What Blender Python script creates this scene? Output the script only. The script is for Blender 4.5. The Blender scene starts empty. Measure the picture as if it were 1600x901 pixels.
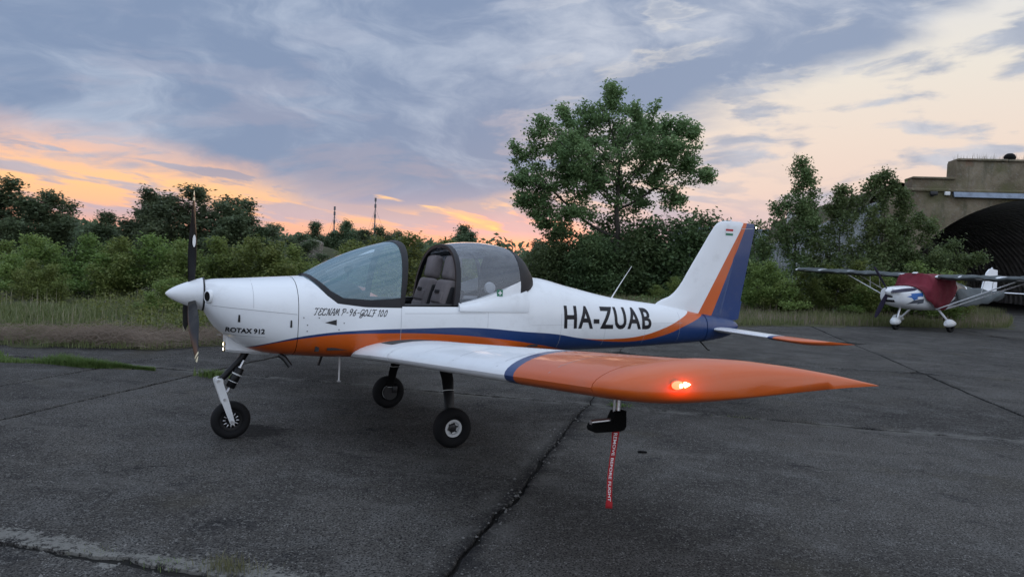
import bpy, bmesh, math, random
import numpy as np
from mathutils import Vector, Matrix
from mathutils.bvhtree import BVHTree

R = math.radians
scene = bpy.context.scene
COL = scene.collection

# ------------------------------------------------------------------ camera
CAM_F, CAM_H, CAM_PITCH, CAM_ROLL = 1148.4, 1.61, 2.295, 2.547      # focal length in pixels of a 1600 px frame
cam_data = bpy.data.cameras.new('camera')
cam_data.sensor_width = 36.0
cam_data.lens = CAM_F / 1600 * 36
cam_data.clip_start = 0.05
cam_data.clip_end = 3000
cam = bpy.data.objects.new('camera', cam_data)
COL.objects.link(cam)
cam.matrix_world = (Matrix.Translation((0, 0, CAM_H)) @ Matrix.Rotation(R(90 - CAM_PITCH), 4, 'X')
                    @ Matrix.Rotation(R(CAM_ROLL), 4, 'Z'))
scene.camera = cam

# ------------------------------------------------------------------ node expression helper
class S:
    """a shader socket with arithmetic"""
    def __init__(self, nt, sock): self.nt, self.s = nt, sock
    def _m(self, op, *a):
        n = self.nt.nodes.new('ShaderNodeMath'); n.operation = op
        for i, v in enumerate(a):
            if isinstance(v, S): self.nt.links.new(v.s, n.inputs[i])
            else: n.inputs[i].default_value = v
        return S(self.nt, n.outputs[0])
    def __add__(self, o): return self._m('ADD', self, o)
    __radd__ = __add__
    def __sub__(self, o): return self._m('SUBTRACT', self, o)
    def __rsub__(self, o): return self._m('SUBTRACT', o, self)
    def __mul__(self, o): return self._m('MULTIPLY', self, o)
    __rmul__ = __mul__
    def __truediv__(self, o): return self._m('DIVIDE', self, o)
    def max(self, o): return self._m('MAXIMUM', self, o)
    def min(self, o): return self._m('MINIMUM', self, o)
    def abs(self): return self._m('ABSOLUTE', self)
    def gt(self, o): return self._m('GREATER_THAN', self, o)
    def step(self, edge, w=0.004):          # soft 0..1 step, antialiased print edge
        d = (self - edge) / w + 0.5
        return d.min(1.0).max(0.0)
    def smooth(self, a, b):
        n = self.nt.nodes.new('ShaderNodeMapRange'); n.interpolation_type = 'SMOOTHSTEP'
        self.nt.links.new(self.s, n.inputs[0])
        n.inputs[1].default_value = a; n.inputs[2].default_value = b
        n.inputs[3].default_value = 0; n.inputs[4].default_value = 1
        return S(self.nt, n.outputs[0])
    def curve(self, pts, x0, x1, y0, y1):
        n = self.nt.nodes.new('ShaderNodeFloatCurve')
        self.nt.links.new(((self - x0) / (x1 - x0)).s, n.inputs['Value'])
        c = n.mapping.curves[0]
        P = [((x - x0) / (x1 - x0), (y - y0) / (y1 - y0)) for x, y in pts]
        c.points[0].location = P[0]; c.points[1].location = P[-1]
        for q in P[1:-1]: c.points.new(*q)
        n.mapping.update()
        return S(self.nt, n.outputs[0]) * (y1 - y0) + y0

def xyz(nt, vec):
    n = nt.nodes.new('ShaderNodeSeparateXYZ'); nt.links.new(vec, n.inputs[0])
    return [S(nt, o) for o in n.outputs]
def vec(nt, x, y, z):
    n = nt.nodes.new('ShaderNodeCombineXYZ')
    for i, v in enumerate((x, y, z)):
        if isinstance(v, S): nt.links.new(v.s, n.inputs[i])
        else: n.inputs[i].default_value = v
    return n.outputs[0]
def noise(nt, v, scale=1.0, detail=4.0, rough=0.55, dist=0.0):
    n = nt.nodes.new('ShaderNodeTexNoise')
    if v is not None: nt.links.new(v, n.inputs['Vector'])
    n.inputs['Scale'].default_value = scale; n.inputs['Detail'].default_value = detail
    n.inputs['Roughness'].default_value = rough; n.inputs['Distortion'].default_value = dist
    return S(nt, n.outputs['Fac'])
def voronoi(nt, v, scale, feature='F1', rnd=1.0):
    n = nt.nodes.new('ShaderNodeTexVoronoi'); n.feature = feature
    if v is not None: nt.links.new(v, n.inputs['Vector'])
    n.inputs['Scale'].default_value = scale; n.inputs['Randomness'].default_value = rnd
    return S(nt, n.outputs['Distance'])
def mixc(nt, f, a, b):
    n = nt.nodes.new('ShaderNodeMix'); n.data_type = 'RGBA'
    for k, v in ((0, f), (6, a), (7, b)):
        if isinstance(v, S): nt.links.new(v.s, n.inputs[k])
        elif isinstance(v, bpy.types.NodeSocket): nt.links.new(v, n.inputs[k])
        elif k == 0: n.inputs[0].default_value = v
        else: n.inputs[k].default_value = (*v, 1)
    return n.outputs[2]
def ramp(nt, f, stops):
    n = nt.nodes.new('ShaderNodeValToRGB'); nt.links.new(f.s, n.inputs[0])
    e = n.color_ramp.elements
    e[0].position, e[0].color = stops[0][0], (*stops[0][1], 1)
    e[1].position, e[1].color = stops[-1][0], (*stops[-1][1], 1)
    for p, c in stops[1:-1]:
        k = e.new(p); k.color = (*c, 1)
    return n.outputs[0]

# ------------------------------------------------------------------ sky (dusk, broken cloud) and sun
SUN_AZ, SUN_EL = R(1.5), R(2.0)          # azimuth clockwise from +Y
world = bpy.data.worlds.new('World'); scene.world = world
world.use_nodes = True
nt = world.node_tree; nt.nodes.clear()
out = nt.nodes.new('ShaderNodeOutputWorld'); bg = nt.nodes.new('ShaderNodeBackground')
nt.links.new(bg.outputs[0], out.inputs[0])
tc = nt.nodes.new('ShaderNodeTexCoord')
dx, dy, dz = xyz(nt, tc.outputs['Generated'])
ez = dz.max(0.0)
left = ramp(nt, ez, [(0, (.68, .34, .30)), (.035, (.84, .43, .28)), (.07, (.93, .52, .25)), (.10, (.80, .47, .33)),
                     (.15, (.62, .45, .44)), (.25, (.50, .50, .58)), (.5, (.50, .57, .69)), (1, (.52, .61, .75))])
right = ramp(nt, ez, [(0, (.56, .40, .43)), (.05, (.62, .45, .45)), (.10, (.70, .54, .47)), (.16, (.71, .59, .51)),
                      (.24, (.69, .64, .57)), (.36, (.60, .62, .65)), (.6, (.54, .61, .72)), (1, (.52, .61, .75))])
clear = mixc(nt, dx.smooth(-.12, .16), left, right)
back = ramp(nt, ez, [(0, (.50, .50, .55)), (.2, (.56, .60, .67)), (.5, (.55, .61, .72)), (1, (.52, .60, .74))])
clear = mixc(nt, dy.smooth(.45, -.25), clear, back)
# the low sun's glow just above the trees
g = ((dx + .005) * (dx + .005) * 60 + (dz - .035) * (dz - .035) * 900)
glow = (1.0 - g.min(1.0)) * dy.gt(0.0)
clear = mixc(nt, glow * .95, clear, (1.30, .46, .24))
# cloud fields on the direction sphere, flattened
wn = noise(nt, vec(nt, dx * 1.6, dy * 1.6, dz * 4.5), 2.0, 3, .5)
cv = vec(nt, dx * 1.5 + wn * .45, dy * 1.5 + wn * .2, dz * 4.6 + dx * .35 + wn * .3)
n1 = noise(nt, cv, 2.3, 7, .56)
n2 = noise(nt, vec(nt, dx * 2.2 + wn * .5 + 5.0, dy * 2.2, dz * 9 - dx * .8 + wn * .5), 3.0, 7, .55)
n3 = noise(nt, vec(nt, dx * 1.8 + 9.0 + wn * .5, dy * 1.8 + wn * .5, dz * 3.4 + dx * .35 + wn * .6), 3.0, 8, .60)
n4 = noise(nt, vec(nt, dx * 2.6 + 2.0 + wn * .6, dy * 2.6, dz * 16 + dx * 2.0), 3.1, 6, .55)
edge = dx.curve([(-1, .16), (-.57, .125), (-.4, .105), (-.18, .070), (-.05, .075), (.05, .11), (.12, .15), (.2, .185), (.3, .22), (.4, .262), (.5, .32), (1, .5)], -1, 1, 0, .6)
mass = (dz - edge + (n1 - .5) * .13 + .012).smooth(-.02, .03)
mass = mass * (1.0 - ((n2 * .6 + n1 * .4) - .50).smooth(.0, .09) * (dx.smooth(-.10, .15) * .85 + .12) * (1.0 - dx.smooth(.20, .34) * .6))           # breaks, mostly to the right
mass = mass * (1.0 - dz.smooth(.36, .75) * (n1.smooth(.42, .55)) * .9)
mass = mass * (1.0 - dy.smooth(.35, -.2) * n1.smooth(.45, .55) * .8)
puffs = n2.smooth(.50, .64) * dz.smooth(.05, .10) * .80
low = (n4 + dx.smooth(-.3, -.05) * .07).smooth(.48, .60) * dz.smooth(.015, .04) * (1.0 - dz.smooth(.10, .16)) * (1.0 - dx.smooth(.15, .4)) * .8
de = dz - edge + (n1 - .5) * .07
streak = de.smooth(-.012, .02) * (1.0 - de.smooth(.035, .085)) * dx.smooth(.10, .22) * n2.smooth(.66, .50)
cov = mass.max(puffs).max(low).max(streak * .92)
hx = (dx + .16) * (dx + .16) * 9 + (dz - .15) * (dz - .15) * 90
heart = (1.0 - hx.min(1.0)) * dy.gt(0.0)                     # the thick heart of the cloud deck
dark = mixc(nt, dx.smooth(-.1, .4), (.185, .248, .375), (.235, .29, .405))
lite = mixc(nt, dx.smooth(-.2, .3), (.38, .44, .55), (.51, .54, .61))
ccol = mixc(nt, (n3 - heart * .09 - streak * .12).smooth(.37, .74), dark, lite)
ccol = mixc(nt, dz.smooth(.11, .03) * .8, ccol, (.46, .375, .45))
sky = mixc(nt, cov, clear, ccol)
# thin sunlit shreds low towards the sun
lit = n4.smooth(.42, .30) * dz.smooth(.02, .035) * (1.0 - dz.smooth(.075, .10)) * dx.smooth(-.42, -.25) * (1.0 - dx.smooth(.04, .09)) * dy.gt(0.0)
sky = mixc(nt, lit * .95, sky, (1.2, .66, .22))
sky = mixc(nt, dz.smooth(0.0, -.05), sky, (.10, .10, .10))
nsh = nt.nodes.new('ShaderNodeTexSky'); nsh.sky_type = 'NISHITA'; nsh.sun_disc = False
nsh.sun_elevation = SUN_EL; nsh.sun_rotation = SUN_AZ
add = nt.nodes.new('ShaderNodeMix'); add.data_type = 'RGBA'; add.blend_type = 'ADD'
add.inputs[0].default_value = .004
nt.links.new(sky, add.inputs[6]); nt.links.new(nsh.outputs[0], add.inputs[7])
nt.links.new(add.outputs[2], bg.inputs[0])
# sunset half dimmed; unseen sky overhead and behind boosted to light aircraft and ground
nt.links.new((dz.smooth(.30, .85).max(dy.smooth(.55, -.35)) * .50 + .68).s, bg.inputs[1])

sun_data = bpy.data.lights.new('sun', 'SUN'); sun_data.energy = .12; sun_data.angle = R(20); sun_data.color = (1, .62, .38)
sun = bpy.data.objects.new('sun', sun_data); COL.objects.link(sun)
sun.rotation_euler = Vector((math.sin(SUN_AZ) * math.cos(SUN_EL), math.cos(SUN_AZ) * math.cos(SUN_EL), math.sin(SUN_EL))).to_track_quat('Z', 'Y').to_euler()

scene.view_settings.view_transform = 'Standard'
scene.view_settings.look = 'None'
scene.view_settings.exposure = 0.85
scene.view_settings.gamma = 1.0
scene.view_settings.use_curve_mapping = False

# ------------------------------------------------------------------ object helpers
def tag(o, label=None, cat=None, group=None, kind=None):
    if label: o['label'] = label
    if cat: o['category'] = cat
    if group: o['group'] = group
    if kind: o['kind'] = kind
    return o
def empty(name, loc=(0, 0, 0), rz=0.0):
    o = bpy.data.objects.new(name, None); COL.objects.link(o)
    o.location = loc; o.rotation_euler = (0, 0, rz); o.empty_display_size = .2
    return o
def mesh_obj(name, me, mat=None, parent=None):
    o = bpy.data.objects.new(name, me); COL.objects.link(o)
    if mat is not None and not me.materials: me.materials.append(mat)
    if parent is not None: o.parent = parent
    return o
def obj(name, verts, faces, mat, parent=None, smooth=True):
    me = bpy.data.meshes.new(name)
    me.from_pydata([tuple(map(float, v)) for v in verts], [], faces)
    me.update()
    if smooth: me.shade_smooth()
    return mesh_obj(name, me, mat, parent)
def bobj(name, bm, mat, parent=None, smooth=False, sharp=None):
    me = bpy.data.meshes.new(name); bm.normal_update(); bm.to_mesh(me); bm.free()
    if smooth: me.shade_smooth()
    if sharp: me.set_sharp_from_angle(angle=R(sharp))
    return mesh_obj(name, me, mat, parent)
def copy_tree(o, parent=None):
    c = o.copy(); COL.objects.link(c); c.parent = parent
    for ch in o.children: copy_tree(ch, c)
    return c
def np_mesh(name, V, F, mat=None):
    """fast mesh from numpy arrays, F is (n,3) or (n,4)"""
    me = bpy.data.meshes.new(name)
    V = np.asarray(V, dtype=np.float32); F = np.asarray(F, dtype=np.int32); k = F.shape[1]
    me.vertices.add(len(V)); me.vertices.foreach_set('co', V.ravel())
    me.loops.add(F.size); me.loops.foreach_set('vertex_index', F.ravel())
    me.polygons.add(len(F)); me.polygons.foreach_set('loop_start', np.arange(0, F.size, k, dtype=np.int32))
    me.update(calc_edges=True)
    if mat: me.materials.append(mat)
    return me
def grid_faces(nu, nv, closed_v=False, off=0):
    F = []
    for i in range(nu - 1):
        for j in range(nv if closed_v else nv - 1):
            a = off + i * nv + j; b = off + i * nv + (j + 1) % nv
            F.append((a, b, b + nv, a + nv))
    return F
def tube_geo(pts, rad, n=8, cap=True):
    pts = [Vector(p) for p in pts]
    if not hasattr(rad, '__len__'): rad = [rad] * len(pts)
    V = []; F = []
    t = (pts[1] - pts[0]).normalized()
    a = t.orthogonal().normalized()
    for i, p in enumerate(pts):
        t = (pts[min(i + 1, len(pts) - 1)] - pts[max(i - 1, 0)]).normalized()
        a = (a - t * a.dot(t)).normalized(); b = t.cross(a)
        for k in range(n):
            w = 2 * math.pi * k / n
            V.append(p + (a * math.cos(w) + b * math.sin(w)) * rad[i])
    F = grid_faces(len(pts), n, True)
    if cap:
        F.append(tuple(range(n))[::-1]); m = (len(pts) - 1) * n; F.append(tuple(m + k for k in range(n)))
    return V, F
def tube(name, pts, rad, mat, parent=None, n=10):
    V, F = tube_geo(pts, rad, n)
    o = obj(name, V, F, mat, parent)
    o.data.set_sharp_from_angle(angle=R(50))
    return o
def join_geo(*gs):
    V = []; F = []
    for v, f in gs:
        k = len(V); V += list(v); F += [tuple(i + k for i in q) for q in f]
    return V, F
def lathe_geo(prof, c, axis='y', n=32):
    """prof = list of (radius, along); axis through c"""
    V = []
    for r, a in prof:
        for k in range(n):
            w = 2 * math.pi * k / n; u, v = r * math.cos(w), r * math.sin(w)
            if axis == 'y': V.append((c[0] + u, c[1] + a, c[2] + v))
            elif axis == 'x': V.append((c[0] + a, c[1] + u, c[2] + v))
            else: V.append((c[0] + u, c[1] + v, c[2] + a))
    return V, grid_faces(len(prof), n, True)
def lathe(name, prof, c, mat, parent=None, axis='y', n=32, sharp=40):
    V, F = lathe_geo(prof, c, axis, n)
    o = obj(name, V, F, mat, parent)
    bm = bmesh.new(); bm.from_mesh(o.data); bmesh.ops.recalc_face_normals(bm, faces=bm.faces); bm.to_mesh(o.data); bm.free()
    o.data.shade_smooth(); o.data.set_sharp_from_angle(angle=R(sharp))
    return o
def box_bm(bm, c, s, rot=None, bevel=0.0, seg=2):
    m = Matrix.Translation(c) @ (rot if rot else Matrix.Identity(4)) @ Matrix.Diagonal((*s, 1))
    r = bmesh.ops.create_cube(bm, size=1.0, matrix=m)
    if bevel:
        ed = list({e for v in r['verts'] for e in v.link_edges})
        bmesh.ops.bevel(bm, geom=ed, offset=bevel, segments=seg, profile=.5, affect='EDGES')
    return bm
def box(name, c, s, mat, parent=None, rot=None, bevel=0.0, seg=2):
    bm = box_bm(bmesh.new(), c, s, rot, bevel, seg)
    return bobj(name, bm, mat, parent, smooth=bevel > 0, sharp=60 if bevel else None)
def pin(xs, ys, x):
    """monotone cubic interpolation"""
    xs = np.array(xs, float); ys = np.array(ys, float); h = np.diff(xs); d = np.diff(ys) / h
    m = np.zeros(len(xs)); m[0], m[-1] = d[0], d[-1]
    for i in range(1, len(xs) - 1):
        if d[i - 1] * d[i] > 0:
            w1 = 2 * h[i] + h[i - 1]; w2 = h[i] + 2 * h[i - 1]; m[i] = (w1 + w2) / (w1 / d[i - 1] + w2 / d[i])
    x = np.clip(np.atleast_1d(x).astype(float), xs[0], xs[-1]); i = np.clip(np.searchsorted(xs, x) - 1, 0, len(xs) - 2)
    t = (x - xs[i]) / h[i]
    return ((1 + 2 * t) * (1 - t) ** 2 * ys[i] + t * (1 - t) ** 2 * h[i] * m[i] + t * t * (3 - 2 * t) * ys[i + 1] + t * t * (t - 1) * h[i] * m[i + 1])

# ------------------------------------------------------------------ materials
def mat(name, col=(.5, .5, .5), rough=.5, metal=0.0, coat=0.0, spec=.5, grime=0.0, bump=0.0, bscale=60.0):
    m = bpy.data.materials.new(name); m.use_nodes = True
    nt = m.node_tree; b = nt.nodes['Principled BSDF']
    b.inputs['Base Color'].default_value = (*col, 1); b.inputs['Roughness'].default_value = rough
    b.inputs['Metallic'].default_value = metal; b.inputs['Coat Weight'].default_value = coat
    b.inputs['Coat Roughness'].default_value = .08; b.inputs['Specular IOR Level'].default_value = spec
    if grime or bump:
        tcn = nt.nodes.new('ShaderNodeTexCoord')
        n = noise(nt, tcn.outputs['Object'], 3.0, 6, .6)
        if grime:
            c2 = tuple(c * (1 - grime) for c in col)
            nt.links.new(mixc(nt, n.smooth(.35, .7), col, c2), b.inputs['Base Color'])
            nt.links.new((n * .3 + (rough - .12)).s, b.inputs['Roughness'])
        if bump:
            bn = nt.nodes.new('ShaderNodeBump'); bn.inputs['Strength'].default_value = bump; bn.inputs['Distance'].default_value = .01
            nt.links.new(noise(nt, tcn.outputs['Object'], bscale, 3, .6).s, bn.inputs['Height']); nt.links.new(bn.outputs[0], b.inputs['Normal'])
    return m
def emis(name, col, strength):
    m = bpy.data.materials.new(name); m.use_nodes = True; nt = m.node_tree; b = nt.nodes['Principled BSDF']
    b.inputs['Base Color'].default_value = (*col, 1); b.inputs['Emission Color'].default_value = (*col, 1)
    b.inputs['Emission Strength'].default_value = strength
    return m
def glass(name, tint=(.8, .87, .9), ior=1.5, rough=.0, haze=0.0, hcol=(.36, .58, .66)):
    m = bpy.data.materials.new(name); m.use_nodes = True; nt = m.node_tree; nt.nodes.clear()
    o = nt.nodes.new('ShaderNodeOutputMaterial'); mx = nt.nodes.new('ShaderNodeMixShader')
    t = nt.nodes.new('ShaderNodeBsdfTransparent'); t.inputs[0].default_value = (*tint, 1)
    g = nt.nodes.new('ShaderNodeBsdfGlossy'); g.inputs['Roughness'].default_value = rough; g.inputs['Color'].default_value = (.95, .97, 1, 1)
    f = nt.nodes.new('ShaderNodeFresnel'); f.inputs[0].default_value = ior
    nt.links.new(f.outputs[0], mx.inputs[0]); nt.links.new(t.outputs[0], mx.inputs[1]); nt.links.new(g.outputs[0], mx.inputs[2])
    if haze:
        d = nt.nodes.new('ShaderNodeBsdfDiffuse'); d.inputs[0].default_value = (*hcol, 1); m2 = nt.nodes.new('ShaderNodeMixShader')
        tcn = nt.nodes.new('ShaderNodeTexCoord')
        nt.links.new((noise(nt, tcn.outputs['Object'], 2.5, 4, .6) * haze * .6 + haze * .7).s, m2.inputs[0])
        nt.links.new(mx.outputs[0], m2.inputs[1]); nt.links.new(d.outputs[0], m2.inputs[2]); nt.links.new(m2.outputs[0], o.inputs[0])
    else: nt.links.new(mx.outputs[0], o.inputs[0])
    return m

WHITE, ORANGE, BLUE = (.76, .78, .79), (.54, .092, .006), (.008, .036, .135)
def paint(name, fn):
    """glossy aircraft paint; fn(nt, x, y, z) gives the colour socket from aircraft coordinates"""
    m = bpy.data.materials.new(name); m.use_nodes = True; nt = m.node_tree; b = nt.nodes['Principled BSDF']
    tcn = nt.nodes.new('ShaderNodeTexCoord')
    x, y, z = xyz(nt, tcn.outputs['Object'])
    c = fn(nt, x, y, z)
    n = noise(nt, tcn.outputs['Object'], 5.0, 6, .65)
    dirty = mixc(nt, n.smooth(.5, .85) * .22, c, (.22, .20, .17))
    nt.links.new(dirty, b.inputs['Base Color'])
    nt.links.new((n * .25 + .24).s, b.inputs['Roughness'])
    b.inputs['Coat Weight'].default_value = .25; b.inputs['Coat Roughness'].default_value = .06
    bn = nt.nodes.new('ShaderNodeBump'); bn.inputs['Strength'].default_value = .06; bn.inputs['Distance'].default_value = .02
    nt.links.new(noise(nt, tcn.outputs['Object'], 4.0, 2, .5).s, bn.inputs['Height']); nt.links.new(bn.outputs[0], b.inputs['Normal'])
    return m
def fus_paint(nt, x, y, z):
    zw = x.curve([(0, .60), (.46, .62), (.56, .768), (.824, .865), (1.125, .928), (1.443, .958), (1.95, .977), (2.5, .98), (3.03, .936), (3.4, .905),
                  (3.81, .846), (4.2, .832), (4.54, .850), (4.875, .922), (5.225, 1.047), (5.5, 1.15), (7, 1.6)], 0, 7, 0, 2)
    zo = x.curve([(0, .58), (.46, .60), (.56, .760), (1.126, .907), (1.665, .935), (2.19, .925), (2.765, .873), (3.246, .80), (3.6, .73), (4.2, .6), (7, .2)], 0, 7, 0, 2)
    zo2 = x.curve([(0, .9), (3.5, .9), (3.8, .845), (4.244, .80), (4.578, .802), (4.92, .854), (5.275, .964), (5.5, 1.036), (5.8, 1.15), (7, 1.6)], 0, 7, 0, 2)
    a = mixc(nt, z.step(zo), ORANGE, BLUE)
    b = mixc(nt, z.step(zo2), BLUE, ORANGE)
    low = mixc(nt, x.step(3.72, .01), a, b)
    soot = x.smooth(.88, 1.0) * (1.0 - x.smooth(1.3, 2.4)) * z.smooth(.80, .72) * noise(nt, vec(nt, x * 2.0, y * 9.0, z * 9.0), 2.0, 5, .6).smooth(.40, .65)
    low = mixc(nt, soot * .55, low, (.03, .025, .02))
    return mixc(nt, z.step(zw), low, WHITE)
def fin_paint(nt, x, y, z):
    d1 = x - (5.521 + (z - 1.027) * .6139)
    d2 = x - (5.737 + (z - 1.013) * .4679)
    zb = x.curve([(5, .97), (5.2, 1.04), (5.5, 1.15), (7, 1.6)], 5, 7, 0, 2)
    c = mixc(nt, d2.step(0), ORANGE, BLUE)
    return mixc(nt, d1.step(0), WHITE, c)
def wing_paint(nt, x, y, z):
    s = y.abs() + (x - 1.48) * .42
    c = mixc(nt, s.step(3.19), BLUE, ORANGE)
    return mixc(nt, s.step(3.09), WHITE, c)
def stab_paint(nt, x, y, z):
    s = y.abs()
    return mixc(nt, s.step(1.0), mixc(nt, s.step(.93), WHITE, BLUE), ORANGE)

M = {}
M['fus'] = paint('paint_fuselage', fus_paint)
M['fin'] = paint('paint_fin', fin_paint)
M['wing'] = paint('paint_wing', wing_paint)
M['stab'] = paint('paint_stabilator', stab_paint)
M['white'] = paint('paint_white', lambda nt, x, y, z: mixc(nt, 0.0, WHITE, WHITE))
M['black'] = mat('black_paint', (.005, .005, .0055), .4, spec=.3)
M['blackmatt'] = mat('black_matt', (.005, .005, .005), .8, spec=.2)
M['frame'] = mat('canopy_frame_dark', (.012, .012, .015), .5, spec=.4, grime=.3)
M['rubber'] = mat('tyre_rubber', (.0065, .0065, .007), .8, spec=.25, bump=.2, bscale=90)
M['rim'] = mat('rim_white', (.66, .67, .66), .5, grime=.2)
M['metal'] = mat('brushed_metal', (.62, .62, .63), .35, metal=1.0)
M['darkmetal'] = mat('dark_metal', (.045, .045, .046), .45, metal=.7)
M['fabric'] = mat('seat_fabric', (.21, .185, .185), .95, grime=.25, bump=.5, bscale=160)
M['seatside'] = mat('seat_side_black', (.008, .008, .009), .9)
M['tub'] = mat('cockpit_lining', (.022, .022, .025), .85)
M['dash'] = mat('dash_black', (.02, .021, .024), .8)
M['glass'] = glass('perspex_blue', (.72, .82, .86), 1.7, haze=.26)
M['glass2'] = glass('perspex_clear', (.96, .98, .99), 1.5, haze=.15, hcol=(.66, .71, .77))
M['seam'] = mat('panel_gap', (.42, .43, .44), .7)
M['ink'] = mat('lettering_black', (.006, .006, .010), .4, spec=.3)
M['walk'] = mat('wing_walk', (.05, .05, .05), .95)
M['red'] = mat('streamer_red', (.42, .015, .02), .8, grime=.25)
M['textwhite'] = mat('print_white', (.75, .75, .74), .7)
M['green'] = mat('print_green', (.03, .18, .10), .6)
M['flagred'] = mat('flag_red', (.45, .02, .03), .5)
M['grayfab'] = mat('slate_cover', (.085, .098, .100), .85, grime=.3, bump=.4, bscale=30)
M['maroon'] = mat('maroon_cover', (.175, .014, .028), .85, grime=.3, bump=.4, bscale=25)

# ================================================================== THE LIGHT AIRCRAFT (x aft from spinner tip, y starboard, z up)
AX, AY, PSI = -2.774, 5.878, R(27.951)
plane = empty('light_aircraft', (AX, AY, 0), PSI)
tag(plane, 'white low-wing light aircraft with orange and blue swooshes parked across the apron', 'airplane')

# fuselage stations
FX = [.285, .36, .45, .58, .75, .96, 1.3, 1.9, 2.5, 3.0, 3.35, 3.74, 4.35, 4.75, 5.0, 5.5, 5.9, 6.12, 6.20]
FT = [1.325, 1.338, 1.343, 1.350, 1.362, 1.376, 1.40, 1.42, 1.43, 1.44, 1.432, 1.357, 1.243, 1.200, 1.175, 1.095, 1.035, .995, .955]
FB = [1.075, .955, .875, .790, .735, .715, .700, .695, .695, .695, .695, .70, .705, .715, .725, .745, .785, .84, .90]
FW = [.17, .265, .325, .385, .425, .455, .50, .545, .55, .51, .455, .39, .30, .25, .22, .155, .105, .065, .028]
FC = [1.21, 1.18, 1.15, 1.12, 1.08, 1.06, 1.05, 1.05, 1.05, 1.05, 1.04, 1.02, .985, .965, .955, .93, .92, .925, .93]
FN = [2.1, 2.2, 2.3, 2.4, 2.7, 3.2, 3.8, 4.2, 4.2, 3.9, 3.5, 3.2, 2.9, 2.7, 2.6, 2.4, 2.2, 2.1, 2.0]
FU = [2.1, 2.2, 2.3, 2.35, 2.4, 2.5, 2.6, 2.6, 2.5, 2.4, 2.3, 2.2, 2.1, 2.1, 2.1, 2.0, 2.0, 2.0, 2.0]
SX = [1.0, 1.04, 1.10, 1.18, 1.27, 1.5, 1.85, 2.36, 2.7, 3.0, 3.15, 3.25, 3.34, 3.4]
SZ = [1.60, 1.40, 1.335, 1.25, 1.19, 1.165, 1.163, 1.165, 1.20, 1.275, 1.35, 1.41, 1.47, 1.6]
def half_section(x, n=36, inset=0.0, ztop=None):
    t, b, w, c, nl, nu = [float(pin(FX, a, x)[0]) for a in (FT, FB, FW, FC, FN, FU)]
    t -= inset; b += inset; w -= inset
    te = math.pi / 2
    zs = float(np.interp(x, SX, SZ)) if 1.0 < x < 3.4 else 9
    if ztop is not None: zs = ztop
    if zs < t: te = math.asin(min(1, max(0, (zs - c) / (t - c))) ** (nu / 2))
    P = []
    for k in range(n + 1):
        a = -math.pi / 2 + (te + math.pi / 2) * k / n
        ca, sa = max(0, math.cos(a)), math.sin(a)
        if sa < 0: P.append((w * ca ** (2 / nl), c - (c - b) * (-sa) ** (2 / nl)))
        else: P.append((w * ca ** (2 / nu), c + (t - c) * sa ** (2 / nu)))
    return P
def loft_body(xs, inset=0.0, cap0=False, cap1=False, n=36):
    V = []; F = []
    for x in xs:
        H = half_section(x, n, inset)
        V += [(x, -y, z) for y, z in H[::-1]] + [(x, y, z) for y, z in H[1:]]
    m = 2 * n + 1
    F = grid_faces(len(xs), m)
    for i in range(len(xs) - 1):     # close the crown where the section is closed
        a, b = i * m, (i + 1) * m
        if abs(V[a][1]) < .01 and abs(V[b][1]) < .01: F.append((a, b, b + m - 1, a + m - 1))
    if cap0: F.append(tuple(range(m)))
    if cap1: F.append(tuple((len(xs) - 1) * m + k for k in range(m))[::-1])
    return V, F
def finish(o, sharp=35):
    bm = bmesh.new(); bm.from_mesh(o.data)
    bmesh.ops.remove_doubles(bm, verts=bm.verts, dist=.0004)
    bmesh.ops.recalc_face_normals(bm, faces=bm.faces); bm.to_mesh(o.data); bm.free()
    o.data.shade_smooth(); o.data.set_sharp_from_angle(angle=R(sharp))
    return o
cowl = finish(obj('engine_cowling', *loft_body(list(np.linspace(.285, .957, 26)), cap0=True), M['fus'], plane), 50)
fxs = sorted(set([round(v, 4) for v in list(np.linspace(.962, 1.3, 22)) + list(np.linspace(1.3, 3.0, 36)) + list(np.linspace(3.0, 3.42, 22)) + list(np.linspace(3.42, 6.2, 60))]))
fuse = finish(obj('fuselage', *loft_body(fxs, cap1=True), M['fus'], plane), 50)
tub = finish(obj('cockpit_lining', *loft_body([x for x in fxs if 1.06 < x < 3.33], inset=.018), M['tub'], plane))
tubfloor = box('cockpit_floor', (2.2, 0, .80), (2.0, .92, .02), M['tub'], plane)
bulk = box('rear_bulkhead', (2.98, 0, .98), (.03, .92, .40), M['tub'], plane)
fire = box('firewall', (1.12, 0, .98), (.03, .88, .40), M['tub'], plane)

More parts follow.
